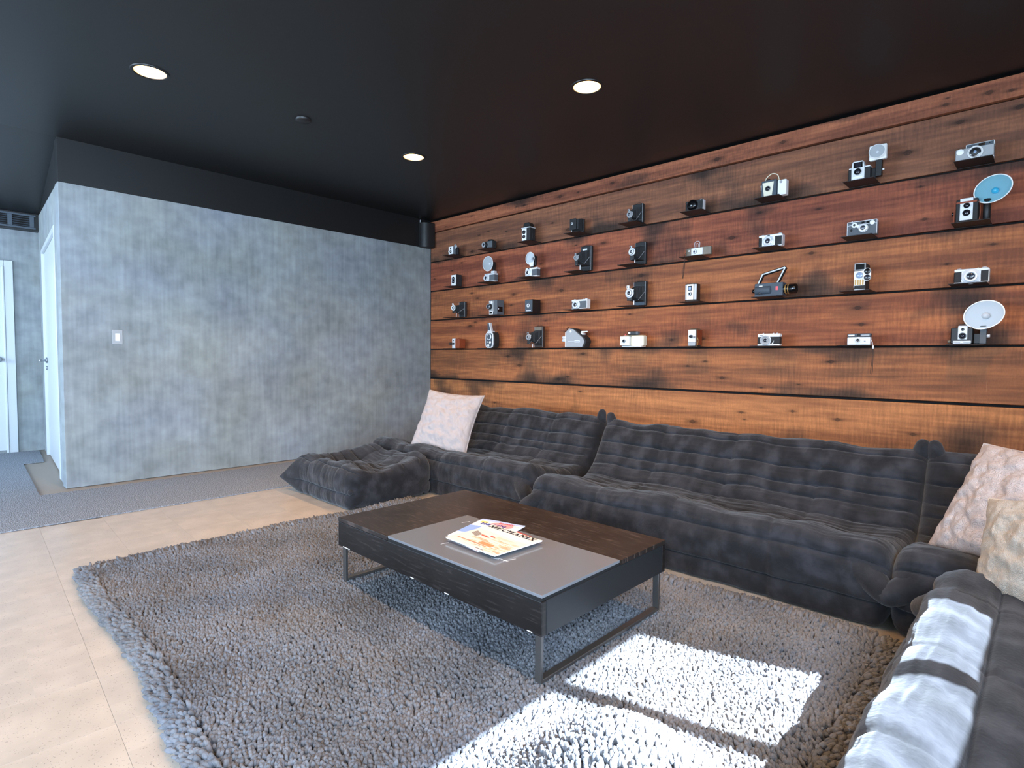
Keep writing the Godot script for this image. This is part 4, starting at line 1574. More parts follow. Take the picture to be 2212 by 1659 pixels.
func cameras() -> void:
	var t: Node3D
	# ---------------- top row
	t = spot("flash_camera", "small white camera with a round flash, top row next to the plaster wall", 0, 0.49)
	B(t, "body", "white", -0.012, 0, 0, 0.075, 0.092, 0.06, 0.004)
	B(t, "grip", "grey_leather", 0.035, 0, -0.002, 0.022, 0.088, 0.056, 0.003)
	L(t, -0.015, 0.036, 0.03, 0.018, 0.016, "black", "white")
	B(t, "finder_window", "gloss", -0.012, 0.066, 0.031, 0.02, 0.014, 0.003, 0.001)
	C(t, "flash_reflector", "dish", 0.052, 0.085, 0.01, 0.024, 0.012, "z", 0.003)
	B(t, "flash_handle", "black", 0.062, 0.0, -0.008, 0.026, 0.075, 0.028, 0.004)
	t = spot("reflex_camera", "squat black camera with a thick black lens, top row second from the plaster wall", 0, 1.071, 0.07)
	B(t, "body", "leather", 0, 0, 0, 0.13, 0.074, 0.06, 0.005)
	B(t, "front_plate", "grey_leather", 0.0, 0.005, 0.031, 0.124, 0.064, 0.004, 0.001)
	B(t, "finder_hump", "black", 0.012, 0.074, 0, 0.05, 0.016, 0.045, 0.004)
	L(t, -0.035, 0.035, 0.033, 0.03, 0.03, "black", "dull", 0.5)
	t = spot("twin_lens_camera", "tall twin-lens box camera with white face and black hood, top row", 0, 1.60, 0.08)
	B(t, "body", "leather", 0, 0.006, 0, 0.112, 0.122, 0.075, 0.004)
	B(t, "base_plate", "chrome", 0, 0, 0, 0.116, 0.008, 0.08, 0.002)
	B(t, "top_plate", "chrome", 0, 0.126, 0, 0.116, 0.008, 0.08, 0.002)
	B(t, "front_plate", "white", -0.018, 0.01, 0.039, 0.06, 0.114, 0.004, 0.002)
	L(t, -0.018, 0.088, 0.04, 0.019, 0.01, "gloss", "black", 0.5)
	L(t, -0.018, 0.045, 0.04, 0.017, 0.01, "gloss", "black", 0.5)
	var hood := MB.new()
	hood.prism(PackedVector2Array([Vector2(-0.045, 0.134), Vector2(0.05, 0.134), Vector2(0.042, 0.166), Vector2(0.028, 0.18), Vector2(-0.024, 0.18), Vector2(-0.038, 0.166)]), 0.06, 0.003, Transform3D(Basis(), Vector3(0, 0, -0.03)))
	part("finder_hood", hood, M.black, t)
	wire(t, "neck_strap", "black", [Vector3(0.058, 0.12, 0), Vector3(0.068, 0.07, 0.01), Vector3(0.064, 0.01, 0.015), Vector3(0.085, 0.003, 0.02)], 0.0025)
	t = spot("strut_camera", "small black strut camera with a ribbed side, top row fourth from the plaster wall", 0, 2.19, 0.08)
	B(t, "front_board", "black", -0.014, 0.024, 0.036, 0.072, 0.1, 0.008, 0.003)
	var bw := MB.new()
	for i in 6:
		bw.box(Vector3(-0.002, 0.072, 0.026 - i * 0.008), Vector3(0.085 + 0.004 * i, 0.09 + 0.003 * i, 0.006), 0.002)
	part("bellows", bw, M.leather, t)
	B(t, "body", "black", 0.004, 0.002, -0.03, 0.115, 0.118, 0.022, 0.004)
	L(t, -0.02, 0.08, 0.04, 0.011, 0.006, "dull", "chrome")
	B(t, "bed_foot", "chrome", -0.036, 0, 0.03, 0.008, 0.03, 0.006, 0.001)
	B(t, "bed_bar", "chrome", 0.012, 0, 0.025, 0.06, 0.006, 0.012, 0.001)
	t = spot("folding_camera", "black folding camera with silver pear-shaped lens plate, top row", 0, 2.80, 0.09)
	folding_camera(t, 0.098, 0.158, "leather", 0.062, 0.024, "dull", -0.028, 0.03, 0.075)
	t = spot("small_camera", "flat black camera with a big glossy domed lens cap, top row", 0, 3.332, 0.06)
	B(t, "body", "black", 0, 0, 0, 0.14, 0.078, 0.045, 0.006)
	for i in 7:
		B(t, "rib", "leather", 0.038 + i * 0.005, 0.012, 0.023, 0.002, 0.05, 0.002, 0.0005)
		B(t, "rib", "leather", -0.066 + i * 0.004, 0.012, 0.023, 0.0018, 0.05, 0.002, 0.0005)
	B(t, "side_trim", "chrome", 0.068, 0.004, 0, 0.006, 0.07, 0.04, 0.002)
	C(t, "wind_knob", "chrome", 0.046, 0.078, 0, 0.011, 0.006, "y")
	var dome := MB.new()
	dome.lathe([Vector2(0.041, 0), Vector2(0.04, 0.008), Vector2(0.034, 0.018), Vector2(0.022, 0.025), Vector2(0, 0.028)], 28, Transform3D(TURN_Z.basis, Vector3(-0.012, 0.042, 0.0225)))
	part("lens_cap", dome, M.gloss, t)
	t = spot("box_camera", "grey box camera with cream face, white grip and looped handle, top row", 0, 3.888, 0.08)
	B(t, "body", "blue_grey", -0.005, 0, 0, 0.1, 0.115, 0.07, 0.004)
	var face := MB.new()
	face.prism(PackedVector2Array([Vector2(-0.03, 0.004), Vector2(0.022, 0.004), Vector2(0.034, 0.1), Vector2(-0.042, 0.1)]), 0.004, 0.001, Transform3D(Basis(), Vector3(-0.005, 0, 0.035)))
	part("front_plate", face, M.cream, t)
	L(t, -0.009, 0.056, 0.038, 0.018, 0.008, "dull", "black", 0.5)
	B(t, "finder_block", "gloss", -0.012, 0.113, 0.02, 0.022, 0.012, 0.02, 0.003)
	B(t, "grip", "white", 0.077, 0.002, 0.0, 0.058, 0.104, 0.05, 0.005)
	C(t, "grip_knob", "dull", 0.072, 0.09, 0.025, 0.009, 0.006)
	C(t, "side_knob", "white", -0.066, 0.085, 0.01, 0.01, 0.014, "x")
	B(t, "side_lever", "white", -0.061, 0.055, 0.012, 0.008, 0.028, 0.012, 0.003)
	wire(t, "handle", "cream", [Vector3(-0.048, 0.112, 0), Vector3(-0.03, 0.145, 0), Vector3(0.005, 0.164, 0), Vector3(0.04, 0.148, 0), Vector3(0.052, 0.106, 0)], 0.003)
	t = spot("flash_camera", "black and silver camera with a square flash on its side, top row", 0, 4.432, 0.08)
	B(t, "body", "leather", 0, 0.004, 0, 0.122, 0.075, 0.065, 0.005)
	B(t, "base_plate", "chrome", 0, 0, 0.004, 0.128, 0.007, 0.074, 0.002)
	B(t, "shoulder", "silver", 0, 0.076, 0, 0.118, 0.01, 0.06, 0.003)
	var pent := MB.new()
	pent.prism(PackedVector2Array([Vector2(-0.04, 0.006), Vector2(0.032, 0.006), Vector2(0.032, 0.078), Vector2(0.024, 0.116), Vector2(0.018, 0.121), Vector2(-0.03, 0.121), Vector2(-0.037, 0.115), Vector2(-0.041, 0.078)]), 0.046, 0.003, Transform3D(Basis(), Vector3(-0.002, 0, -0.008)))
	part("front_housing", pent, M.silver, t)
	B(t, "finder_window", "gloss", -0.006, 0.078, 0.039, 0.05, 0.034, 0.003, 0.001)
	B(t, "finder_glass", "lensglass", -0.006, 0.082, 0.0405, 0.032, 0.026, 0.002, 0.001)
	L(t, -0.006, 0.053, 0.037, 0.021, 0.012, "dull", "gloss", 0.6)
	B(t, "name_plate", "white", -0.006, 0.014, 0.0385, 0.056, 0.012, 0.002, 0.0005)
	B(t, "flash_handle", "black", 0.1, 0.012, 0.0, 0.034, 0.1, 0.034, 0.003)
	B(t, "flash_bracket", "leather", 0.072, 0.006, -0.005, 0.024, 0.06, 0.014, 0.002)
	C(t, "flash_screw", "chrome", 0.116, 0.052, 0.0, 0.006, 0.012, "x")
	B(t, "flash_head", "white", 0.092, 0.112, 0.0, 0.094, 0.092, 0.028, 0.006)
	flash_dish(t, Vector3(0.092, 0.158, 0.0345), 0.042, 0.04, 0.02, "dish", "white", "flashbulb")
	t = spot("rangefinder_camera", "grey and silver rangefinder camera with white lens ring, top row beside the right edge", 0, 4.997, 0.06)
	B(t, "body", "dull", 0, 0.004, 0, 0.168, 0.066, 0.05, 0.004)
	B(t, "base_plate", "chrome", 0, 0, 0, 0.17, 0.006, 0.052, 0.002)
	B(t, "finder_housing", "chrome", 0.023, 0.062, 0, 0.124, 0.027, 0.046, 0.003)
	B(t, "finder_strip", "blue_grey", 0.023, 0.066, 0.0235, 0.116, 0.019, 0.002, 0.0005)
	B(t, "finder_window", "gloss", 0.03, 0.069, 0.0245, 0.028, 0.013, 0.002, 0.0005)
	for x in [-0.012, 0.064]:
		C(t, "small_window", "gloss", x, 0.075, 0.0245, 0.003, 0.001)
	L(t, 0.004, 0.038, 0.025, 0.034, 0.014, "white", "white", 0.74)
	C(t, "lens_core", "black", 0.004, 0.038, 0.034, 0.02, 0.006)
	C(t, "lens_eye", "eyeglass", 0.004, 0.038, 0.04, 0.007, 0.0012)
	C(t, "dial", "white", -0.062, 0.052, 0.025, 0.017, 0.008)
	C(t, "shutter_button", "chrome", -0.062, 0.069, 0, 0.005, 0.006, "y")
	# ---------------- second row
	t = spot("box_camera", "small black box camera with white front and figure-eight plate, second row", 1, 0.524, 0.09)
	B(t, "body", "leather", 0.0, 0, -0.005, 0.082, 0.125, 0.08, 0.004)
	B(t, "front_plate", "white", -0.004, 0.004, 0.0365, 0.074, 0.116, 0.004, 0.003)
	for y in [0.048, 0.08]:
		C(t, "lens_surround", "gloss", -0.006, y, 0.038, 0.021, 0.006)
	C(t, "lens_eye", "eyeglass", -0.006, 0.048, 0.044, 0.008, 0.0015)
	C(t, "finder_eye", "eyeglass", -0.006, 0.08, 0.044, 0.008, 0.0015)
	t = spot("flash_camera", "silver camera under a tall round flash dish, second row near the plaster wall", 1, 1.088, 0.07)
	viewfinder_camera(t, 0.15, 0.09, 0.055, "grey_leather", "silver", 0.07, -0.035, 0.03)
	B(t, "flash_shoe", "chrome", 0.04, 0.086, 0.0, 0.05, 0.02, 0.04, 0.003)
	B(t, "flash_stem", "black", 0.03, 0.1, -0.012, 0.026, 0.1, 0.03, 0.004)
	flash_dish(t, Vector3(-0.012, 0.182, 0.035), 0.066, 0.074, 0.04, "dish", "white", "flashbulb", Vector3(0, 0.12, 0))
	t = spot("flash_camera", "white camera with an egg-shaped flash reflector above it, second row", 1, 1.669, 0.07)
	viewfinder_camera(t, 0.148, 0.088, 0.055, "grey_leather", "white", 0.08, -0.03, 0.028)
	B(t, "flash_shoe", "black", -0.004, 0.084, 0, 0.03, 0.016, 0.03, 0.003)
	B(t, "flash_back_block", "black", 0.012, 0.1, -0.012, 0.05, 0.1, 0.03, 0.012)
	flash_dish(t, Vector3(-0.012, 0.172, 0.028), 0.05, 0.058, 0.03, "dish", "white", "flashbulb", Vector3(0, 0.12, 0))
	var neck := MB.new()
	neck.prism(PackedVector2Array([Vector2(-0.016, 0.095), Vector2(0.018, 0.095), Vector2(0.026, 0.135), Vector2(-0.04, 0.135)]), 0.014, 0.002, Transform3D(Basis(), Vector3(0, 0, 0.01)))
	part("flash_neck", neck, M.white, t)
	t = spot("folding_camera", "large black folding camera with worn bright top strip, second row", 1, 2.275, 0.09)
	folding_camera(t, 0.118, 0.222, "leather", 0.112, 0.022, "dull", -0.045, 0.18, 0.085)
	B(t, "top_strip", "chrome", -0.008, 0.182, -0.02, 0.05, 0.014, 0.003, 0.001)
	t = spot("folding_camera", "black folding camera with round silver shutter and looped handle, second row", 1, 2.832, 0.09)
	folding_camera(t, 0.1, 0.182, "leather", 0.095, 0.027, "chrome", -0.03, 0.14, 0.08)
	t = spot("small_camera", "flat oval grey camera with wire finder and hanging wrist strap, second row", 1, 3.373, 0.05)
	var oval := PackedVector2Array()
	for i in 28:
		var a := TAU * i / 28
		oval.append(Vector2(signf(cos(a)) * pow(absf(cos(a)), 0.45) * 0.1, signf(sin(a)) * pow(absf(sin(a)), 0.6) * 0.024))
	var ob := MB.new()
	ob.prism(oval, 0.06, 0.003, Transform3D(Basis(Vector3.RIGHT, -PI / 2), Vector3(0, 0.002, 0)))
	part("body", ob, M.tan_metal, t)
	B(t, "front_plate", "silver", -0.006, 0.006, 0.0235, 0.09, 0.052, 0.005, 0.002)
	L(t, -0.022, 0.03, 0.026, 0.016, 0.012, "dull", "chrome", 0.5)
	B(t, "cap_button", "white", -0.068, 0.036, 0.023, 0.014, 0.01, 0.006, 0.002)
	wire(t, "wire_finder", "silver", [Vector3(-0.034, 0.06, 0), Vector3(-0.034, 0.106, 0), Vector3(0.002, 0.106, 0), Vector3(0.002, 0.06, 0)], 0.0014)
	wire(t, "wire_finder_inner", "silver", [Vector3(-0.024, 0.06, 0), Vector3(-0.024, 0.092, 0), Vector3(-0.008, 0.092, 0), Vector3(-0.008, 0.06, 0)], 0.001)
	wire(t, "wrist_strap", "dark_brown", [Vector3(-0.098, 0.03, 0.0), Vector3(-0.113, 0.02, 0.01), Vector3(-0.116, -0.05, 0.012), Vector3(-0.124, -0.145, 0.012), Vector3(-0.119, -0.15, 0.012), Vector3(-0.108, -0.05, 0.012), Vector3(-0.108, 0.015, 0.01)], 0.0028, 0.6)
	t = spot("rangefinder_camera", "bright silver and black viewfinder camera, second row below the cream-faced box camera", 1, 3.902, 0.06)
	viewfinder_camera(t, 0.158, 0.09, 0.05, "leather", "chrome", 0.085, -0.01, 0.03)
	B(t, "side_trim", "chrome", 0.0785, 0.006, 0, 0.004, 0.07, 0.048, 0.001)
	t = spot("brick_camera", "boxy black camera with two bright wheels by its lens, second row", 1, 4.458, 0.06)
	B(t, "body", "grey_leather", 0, 0, 0, 0.162, 0.086, 0.05, 0.005)
	for s in [-1.0, 1.0]:
		B(t, "edge_trim", "chrome", s * 0.08, 0.002, 0.02, 0.003, 0.084, 0.012, 0.001)
	B(t, "top_rail", "chrome", 0, 0.086, 0, 0.16, 0.004, 0.05, 0.001)
	B(t, "top_line", "chrome", 0, 0.066, 0.0245, 0.16, 0.003, 0.003, 0.001)
	for x in [0.006, 0.032]:
		B(t, "finder_window", "gloss", x, 0.071, 0.025, 0.016, 0.011, 0.003, 0.001)
	L(t, 0.01, 0.042, 0.025, 0.026, 0.024, "white", "chrome", 0.5)
	C(t, "focus_wheel", "white", -0.04, 0.066, 0.025, 0.016, 0.008)
	C(t, "wheel_hub", "gloss", -0.04, 0.066, 0.033, 0.007, 0.001)
	C(t, "gear_wheel", "white", -0.018, 0.056, 0.025, 0.011, 0.01)
	C(t, "wind_dial", "white", 0.057, 0.07, 0.025, 0.014, 0.008)
	C(t, "cocking_lever", "gloss", -0.056, 0.036, 0.025, 0.006, 0.01)
	C(t, "shutter_button", "chrome", -0.06, 0.09, 0, 0.003, 0.009, "y")
	t = spot("twin_lens_camera", "twin-lens camera in brown straps beside a big pale blue flash dish", 1, 4.985, 0.08)
	B(t, "body", "leather", -0.01, 0.004, -0.004, 0.1, 0.126, 0.075, 0.005)
	B(t, "base_plate", "black", -0.01, 0, 0, 0.108, 0.008, 0.08, 0.003)
	B(t, "front_plate", "silver", -0.012, 0.012, 0.036, 0.058, 0.122, 0.004, 0.003)
	L(t, -0.01, 0.09, 0.038, 0.0165, 0.012, "chrome", "gloss", 0.55)
	L(t, -0.01, 0.05, 0.038, 0.02, 0.012, "chrome", "gloss", 0.55)
	B(t, "strap_front", "brown", -0.012, 0.106, 0.039, 0.092, 0.01, 0.003, 0.001)
	B(t, "strap_side", "brown", -0.066, 0.0, 0.03, 0.004, 0.125, 0.012, 0.001)
	wire(t, "strap_loop", "brown", [Vector3(0.042, 0.11, 0.04), Vector3(0.05, 0.07, 0.045), Vector3(0.05, 0.03, 0.045), Vector3(0.044, 0.0, 0.04)], 0.003, 0.5)
	C(t, "side_knob", "gloss", -0.08, 0.06, 0.0, 0.011, 0.014, "x")
	var hnd := MB.new()
	hnd.disc(0.017, 0.12, 0.003, 18, Transform3D(Basis(), Vector3(0.075, 0, 0.005)))
	part("flash_handle", hnd, M.black, t)
	flash_dish(t, Vector3(0.098, 0.165, 0.03), 0.084, 0.074, 0.05, "bluedish", "white", "bluebulb", Vector3(-0.1, -0.2, 0.35))
	# ---------------- third row
	t = spot("folding_camera", "small black folding camera with big white-rimmed lens, third row by the plaster wall", 2, 0.59, 0.09)
	folding_camera(t, 0.098, 0.168, "leather", 0.1, 0.027, "white", -0.052, 0.24, 0.08)
	t = spot("movie_camera", "grey leather movie camera with hooded black lens, third row", 2, 1.13, 0.1)
	B(t, "body", "grey_leather", 0.012, 0, -0.012, 0.12, 0.148, 0.1, 0.004)
	B(t, "side_panel", "gloss", 0.073, 0.03, -0.005, 0.002, 0.05, 0.07, 0.0005)
	B(t, "side_badge", "silver", 0.0735, 0.052, 0.02, 0.003, 0.014, 0.014, 0.0005)
	B(t, "front_plate", "dull", -0.01, 0.03, 0.04, 0.066, 0.112, 0.006, 0.002)
	L(t, -0.022, 0.082, 0.042, 0.028, 0.035, "black", "dull", 0.75)
	C(t, "light_meter", "chrome", 0.004, 0.124, 0.042, 0.016, 0.014)
	C(t, "finder_eye", "silver", -0.024, 0.132, 0.042, 0.009, 0.012)
	B(t, "finder_frame", "white", -0.008, 0.002, 0.045, 0.052, 0.034, 0.008, 0.002)
	B(t, "finder_window", "gloss", -0.008, 0.008, 0.0485, 0.04, 0.021, 0.003, 0.001)
	t = spot("box_camera", "plain black box camera with a blue-grey front plate, third row", 2, 1.647, 0.12)
	B(t, "body", "black", 0, 0, -0.003, 0.098, 0.122, 0.118, 0.003)
	B(t, "front_plate", "blue_grey", -0.001, 0.004, 0.057, 0.09, 0.114, 0.003, 0.001)
	L(t, -0.003, 0.064, 0.058, 0.02, 0.004, "dull", "chrome", 0.5)
	B(t, "name_strip", "silver", 0, 0.012, 0.0588, 0.06, 0.006, 0.001, 0.0003)
	t = spot("rangefinder_camera", "bright silver camera with a large chrome lens, third row middle left", 2, 2.255, 0.06)
	viewfinder_camera(t, 0.172, 0.09, 0.05, "grey_leather", "chrome", 0.0, -0.03, 0.034)
	B(t, "side_trim", "white", 0.085, 0.004, 0, 0.005, 0.08, 0.05, 0.001)
	t = spot("folding_camera", "tall black folding camera with shiny eight-sided shutter, third row", 2, 2.834, 0.09)
	folding_camera(t, 0.116, 0.2, "leather", 0.1, 0.034, "chrome", -0.045, 0.17, 0.085)
	B(t, "foot_plate", "blue_grey", 0, 0.004, -0.022, 0.1, 0.026, 0.004, 0.001)
	t = spot("box_camera", "upright dark box camera with ribbed silver front, third row", 2, 3.318, 0.08)
	var hexa := PackedVector2Array([Vector2(-0.046, -0.036), Vector2(0.046, -0.036), Vector2(0.046, 0.02), Vector2(0.03, 0.038), Vector2(-0.03, 0.038), Vector2(-0.046, 0.02)])
	for i in hexa.size():
		hexa[i].y = -hexa[i].y
	var hx := MB.new()
	hx.prism(hexa, 0.134, 0.003, Transform3D(Basis(Vector3.RIGHT, -PI / 2), Vector3(0, 0.002, 0)))
	part("body", hx, M.dark_brown, t)
	B(t, "front_plate", "white", 0, 0.014, 0.039, 0.056, 0.116, 0.003, 0.001)
	for s in [-1.0, 1.0]:
		var sb := MB.new()
		sb.box(Vector3(0, 0.072, 0), Vector3(0.019, 0.116, 0.003), 0.001, Transform3D(Basis(Vector3.UP, s * 0.85), Vector3(s * 0.039, 0, 0.03)))
		part("side_plate", sb, M.silver, t)
	B(t, "finder_frame", "gloss", 0.0, 0.082, 0.0405, 0.032, 0.036, 0.002, 0.001)
	B(t, "finder_glass", "eyeglass", 0.0, 0.088, 0.0417, 0.02, 0.022, 0.001, 0.0003)
	L(t, 0.0, 0.058, 0.04, 0.016, 0.008, "gloss", "silver", 0.55)
	t = spot("movie_camera", "dark movie camera with a large open top handle and long lens, third row", 2, 3.898, 0.09)
	B(t, "body", "blue_grey", 0, 0.002, -0.004, 0.19, 0.092, 0.075, 0.004)
	var drum := MB.new()
	drum.disc(0.03, 0.105, 0.003, 24, Transform3D(TURN_X.basis, Vector3(-0.09, 0.045, 0.022)))
	part("film_drum", drum, M.blue_grey, t)
	B(t, "badge", "white", -0.052, 0.066, 0.034, 0.024, 0.012, 0.003, 0.0005)
	B(t, "red_badge", "pink", 0.056, 0.04, 0.034, 0.016, 0.026, 0.003, 0.0005)
	C(t, "winder", "gloss", -0.055, 0.022, 0.05, 0.009, 0.003)
	C(t, "eyepiece", "gloss", -0.118, 0.046, 0.0, 0.015, 0.026, "x")
	var grip := MB.new()
	var gp := [Vector3(-0.078, 0.094, 0), Vector3(-0.05, 0.158, 0), Vector3(0.1, 0.194, 0), Vector3(0.05, 0.094, 0)]
	for i in 3:
		grip.tube([gp[i], gp[i + 1]], 0.017, 8, 0.7)
	part("top_handle", grip, M.black, t)
	var gl := MB.new()
	for i in 3:
		gl.tube([gp[i] + Vector3(0, 0, 0.012), gp[i + 1] + Vector3(0, 0, 0.012)], 0.0055, 6)
	part("handle_trim", gl, M.silver, t)
	var barrel := MB.new()
	barrel.lathe([Vector2(0, 0), Vector2(0.032, 0), Vector2(0.034, 0.012), Vector2(0.03, 0.014), Vector2(0.03, 0.03), Vector2(0.034, 0.032), Vector2(0.034, 0.075), Vector2(0.03, 0.078), Vector2(0.024, 0.07), Vector2(0, 0.068)], 24, Transform3D(TURN_X.basis, Vector3(0.094, 0.046, 0)))
	var bo := part("lens", barrel, M.gloss, t)
	for x in [0.104, 0.122]:
		var rb := MB.new()
		rb.disc(0.0348, 0.007, 0.001, 24, Transform3D(TURN_X.basis, Vector3(x, 0.046, 0)))
		part("lens_band", rb, M.gold, bo)
	t = spot("movie_camera", "upright movie camera with three round eyes on a white turret, third row", 2, 4.456, 0.1)
	B(t, "body", "leather", 0.002, 0.006, -0.01, 0.062, 0.16, 0.1, 0.003)
	B(t, "foot", "silver", 0, 0, 0.0, 0.06, 0.008, 0.08, 0.001)
	B(t, "front_plate", "white", -0.002, 0.03, 0.041, 0.06, 0.092, 0.006, 0.002)
	B(t, "finder_hood", "dull", 0, 0.124, 0.03, 0.062, 0.046, 0.03, 0.002)
	B(t, "finder_window", "gloss", 0, 0.13, 0.045, 0.05, 0.034, 0.002, 0.001)
	var turret := PackedVector2Array()
	for i in 24:
		var a := TAU * i / 24
		turret.append(Vector2(0.04 + cos(a) * 0.022, 0.096 + sin(a) * 0.022 + (0.018 if sin(a) > 0 else -0.018)))
	var tu := MB.new()
	tu.prism(turret, 0.007, 0.001, Transform3D(Basis(), Vector3(0, 0, 0.042)))
	part("turret", tu, M.white, t)
	for q in [[0.042, 0.115, 0.017, "gloss"], [0.0, 0.094, 0.018, "eyeglass"], [0.042, 0.077, 0.017, "lensglass"]]:
		C(t, "eye_rim", "dull", q[0], q[1], 0.046, q[2] + 0.002, 0.005)
		C(t, "eye", q[3], q[0], q[1], 0.05, q[2], 0.0025)
	for i in 4:
		B(t, "grille_bar", "gold", -0.022 + i * 0.0135, 0.034, 0.0445, 0.009, 0.034, 0.001, 0.0003)
	C(t, "side_wheel", "silver", -0.04, 0.03, 0.0, 0.011, 0.012, "x")
	t = spot("rangefinder_camera", "silver and dark camera with stepped lens rings, third row beside the right edge", 2, 5.007, 0.06)
	viewfinder_camera(t, 0.154, 0.087, 0.05, "leather", "silver", 0.085, 0.0, 0.034)
	B(t, "side_trim", "white", 0.0765, 0.006, 0, 0.004, 0.07, 0.048, 0.001)
	# ---------------- bottom row
	t = spot("toy_camera", "reddish brown leather camera with small side lens, bottom row by the plaster wall", 3, 0.56, 0.08)
	B(t, "body", "brown", 0.02, 0.002, -0.01, 0.085, 0.1, 0.09, 0.004)
	B(t, "front_plate", "silver", -0.028, 0.0, 0.03, 0.05, 0.106, 0.02, 0.003)
	C(t, "brown_lens", "dark_brown", -0.052, 0.05, 0.04, 0.013, 0.035)
	C(t, "lens_eye", "gloss", -0.02, 0.05, 0.04, 0.011, 0.01)
	C(t, "finder_eye", "gloss", -0.026, 0.085, 0.04, 0.006, 0.003)
	wire(t, "handle", "brown", [Vector3(0.0, 0.102, 0), Vector3(0.02, 0.112, 0), Vector3(0.045, 0.102, 0)], 0.003)
	t = spot("movie_camera", "silver oval-fronted movie camera with a leaning pistol grip on top, bottom row", 3, 1.093, 0.09)
	var egg := PackedVector2Array()
	for i in 32:
		var a := TAU * i / 32
		egg.append(Vector2(signf(cos(a)) * pow(absf(cos(a)), 0.5) * 0.06, 0.082 + signf(sin(a)) * pow(absf(sin(a)), 0.5) * 0.082))
	var eb := MB.new()
	eb.prism(egg, 0.07, 0.004, Transform3D(Basis(), Vector3(0.006, 0, -0.045)))
	part("body", eb, M.leather, t)
	var ef := MB.new()
	ef.prism(egg, 0.012, 0.003, Transform3D(Basis().scaled(Vector3(0.97, 0.99, 1)), Vector3(0.0, 0, 0.026)))
	part("front_rim", ef, M.silver, t)
	var ei := MB.new()
	ei.prism(egg, 0.003, 0.001, Transform3D(Basis().scaled(Vector3(0.78, 0.86, 1)), Vector3(0.0, 0.011, 0.0375)))
	part("front_plate", ei, M.blue_grey, t)
	C(t, "meter_ring", "silver", 0.0, 0.115, 0.039, 0.034, 0.004)
	C(t, "meter_face", "blue_grey", 0.0, 0.115, 0.043, 0.025, 0.001)
	for q in [[0.018, 0.058, 0.013], [-0.008, 0.026, 0.014], [-0.024, 0.062, 0.007]]:
		C(t, "dial", "white", q[0], q[1], 0.039, q[2], 0.006)
	for y in [0.03, 0.055]:
		C(t, "side_knob", "chrome", -0.075, y, 0.0, 0.01, 0.02, "x")
	B(t, "shoulder", "silver", -0.004, 0.155, 0.005, 0.07, 0.022, 0.05, 0.006)
	var pg := MB.new()
	pg.prism(PackedVector2Array([Vector2(-0.04, 0.176), Vector2(0.012, 0.176), Vector2(-0.012, 0.262), Vector2(-0.046, 0.262)]), 0.034, 0.004, Transform3D(Basis(), Vector3(0, 0, -0.012)))
	part("pistol_grip", pg, M.silver, t)
	var pi := MB.new()
	pi.prism(PackedVector2Array([Vector2(-0.036, 0.184), Vector2(0.0, 0.184), Vector2(-0.02, 0.256), Vector2(-0.042, 0.256)]), 0.003, 0.001, Transform3D(Basis(), Vector3(0, 0, 0.0215)))
	part("grip_inlay", pi, M.blue_grey, t)
	t = spot("folding_camera", "brown leather folding camera with a worn tall frame, bottom row", 3, 1.72, 0.09)
	folding_camera(t, 0.108, 0.208, "dark_brown", 0.1, 0.026, "dull", -0.055, 0.16, 0.085)
	B(t, "film_window", "tan_metal", 0.0, 0.165, -0.0215, 0.088, 0.034, 0.003, 0.001)
	t = spot("movie_camera", "silver triangular movie camera lying on its long base, bottom row", 3, 2.2, 0.1)
	var wedge := PackedVector2Array([Vector2(-0.1, 0.0), Vector2(0.098, 0.0), Vector2(0.122, 0.05), Vector2(0.105, 0.085), Vector2(-0.01, 0.168), Vector2(-0.06, 0.176), Vector2(-0.092, 0.15), Vector2(-0.1, 0.13)])
	var we := MB.new()
	we.prism(wedge, 0.08, 0.004, Transform3D(Basis(), Vector3(0.006, 0, -0.05)))
	part("body", we, M.leather, t)
	var wf := MB.new()
	wf.prism(wedge, 0.01, 0.003, Transform3D(Basis().scaled(Vector3(0.95, 0.96, 1)), Vector3(-0.004, 0.002, 0.028)))
	part("side_plate", wf, M.dull, t)
	B(t, "front_edge", "white", -0.103, 0.002, -0.004, 0.012, 0.135, 0.075, 0.003)
	for q in [[0.092, 0.013], [0.066, 0.015]]:
		C(t, "lens", "silver", -0.158, q[0], 0.0, q[1], 0.052, "x")
	B(t, "arrow_strip", "silver", -0.005, 0.052, 0.0385, 0.13, 0.004, 0.002, 0.0005)
	B(t, "name_plate", "silver", 0.034, 0.044, 0.0385, 0.06, 0.02, 0.002, 0.0008)
	C(t, "side_screw", "chrome", -0.04, 0.142, 0.038, 0.012, 0.004)
	C(t, "crank", "chrome", 0.062, 0.12, -0.035, 0.014, 0.05)
	B(t, "crank_arm", "chrome", 0.078, 0.135, -0.01, 0.07, 0.012, 0.012, 0.003)
	wire(t, "strap_ring", "black", [Vector3(-0.085, 0.155, 0.02), Vector3(-0.098, 0.172, 0.02), Vector3(-0.07, 0.185, 0.02)], 0.003)
	t = spot("instant_camera", "cream white instant camera with black finder on top, bottom row", 3, 2.80, 0.09)
	B(t, "body", "cream", 0.0, 0.004, -0.014, 0.212, 0.094, 0.062, 0.014)
	B(t, "base_plate", "white", -0.005, 0, -0.01, 0.19, 0.01, 0.07, 0.003)
	B(t, "front_block", "white", -0.06, 0.012, 0.03, 0.09, 0.076, 0.03, 0.004)
	B(t, "block_side", "black", -0.06, 0.01, 0.012, 0.096, 0.08, 0.012, 0.003)
	L(t, -0.064, 0.048, 0.045, 0.016, 0.006, "dull", "gloss", 0.5)
	B(t, "finder", "black", -0.015, 0.098, -0.006, 0.076, 0.032, 0.04, 0.005)
	B(t, "finder_window", "white", -0.034, 0.108, 0.0145, 0.02, 0.014, 0.002, 0.0005)
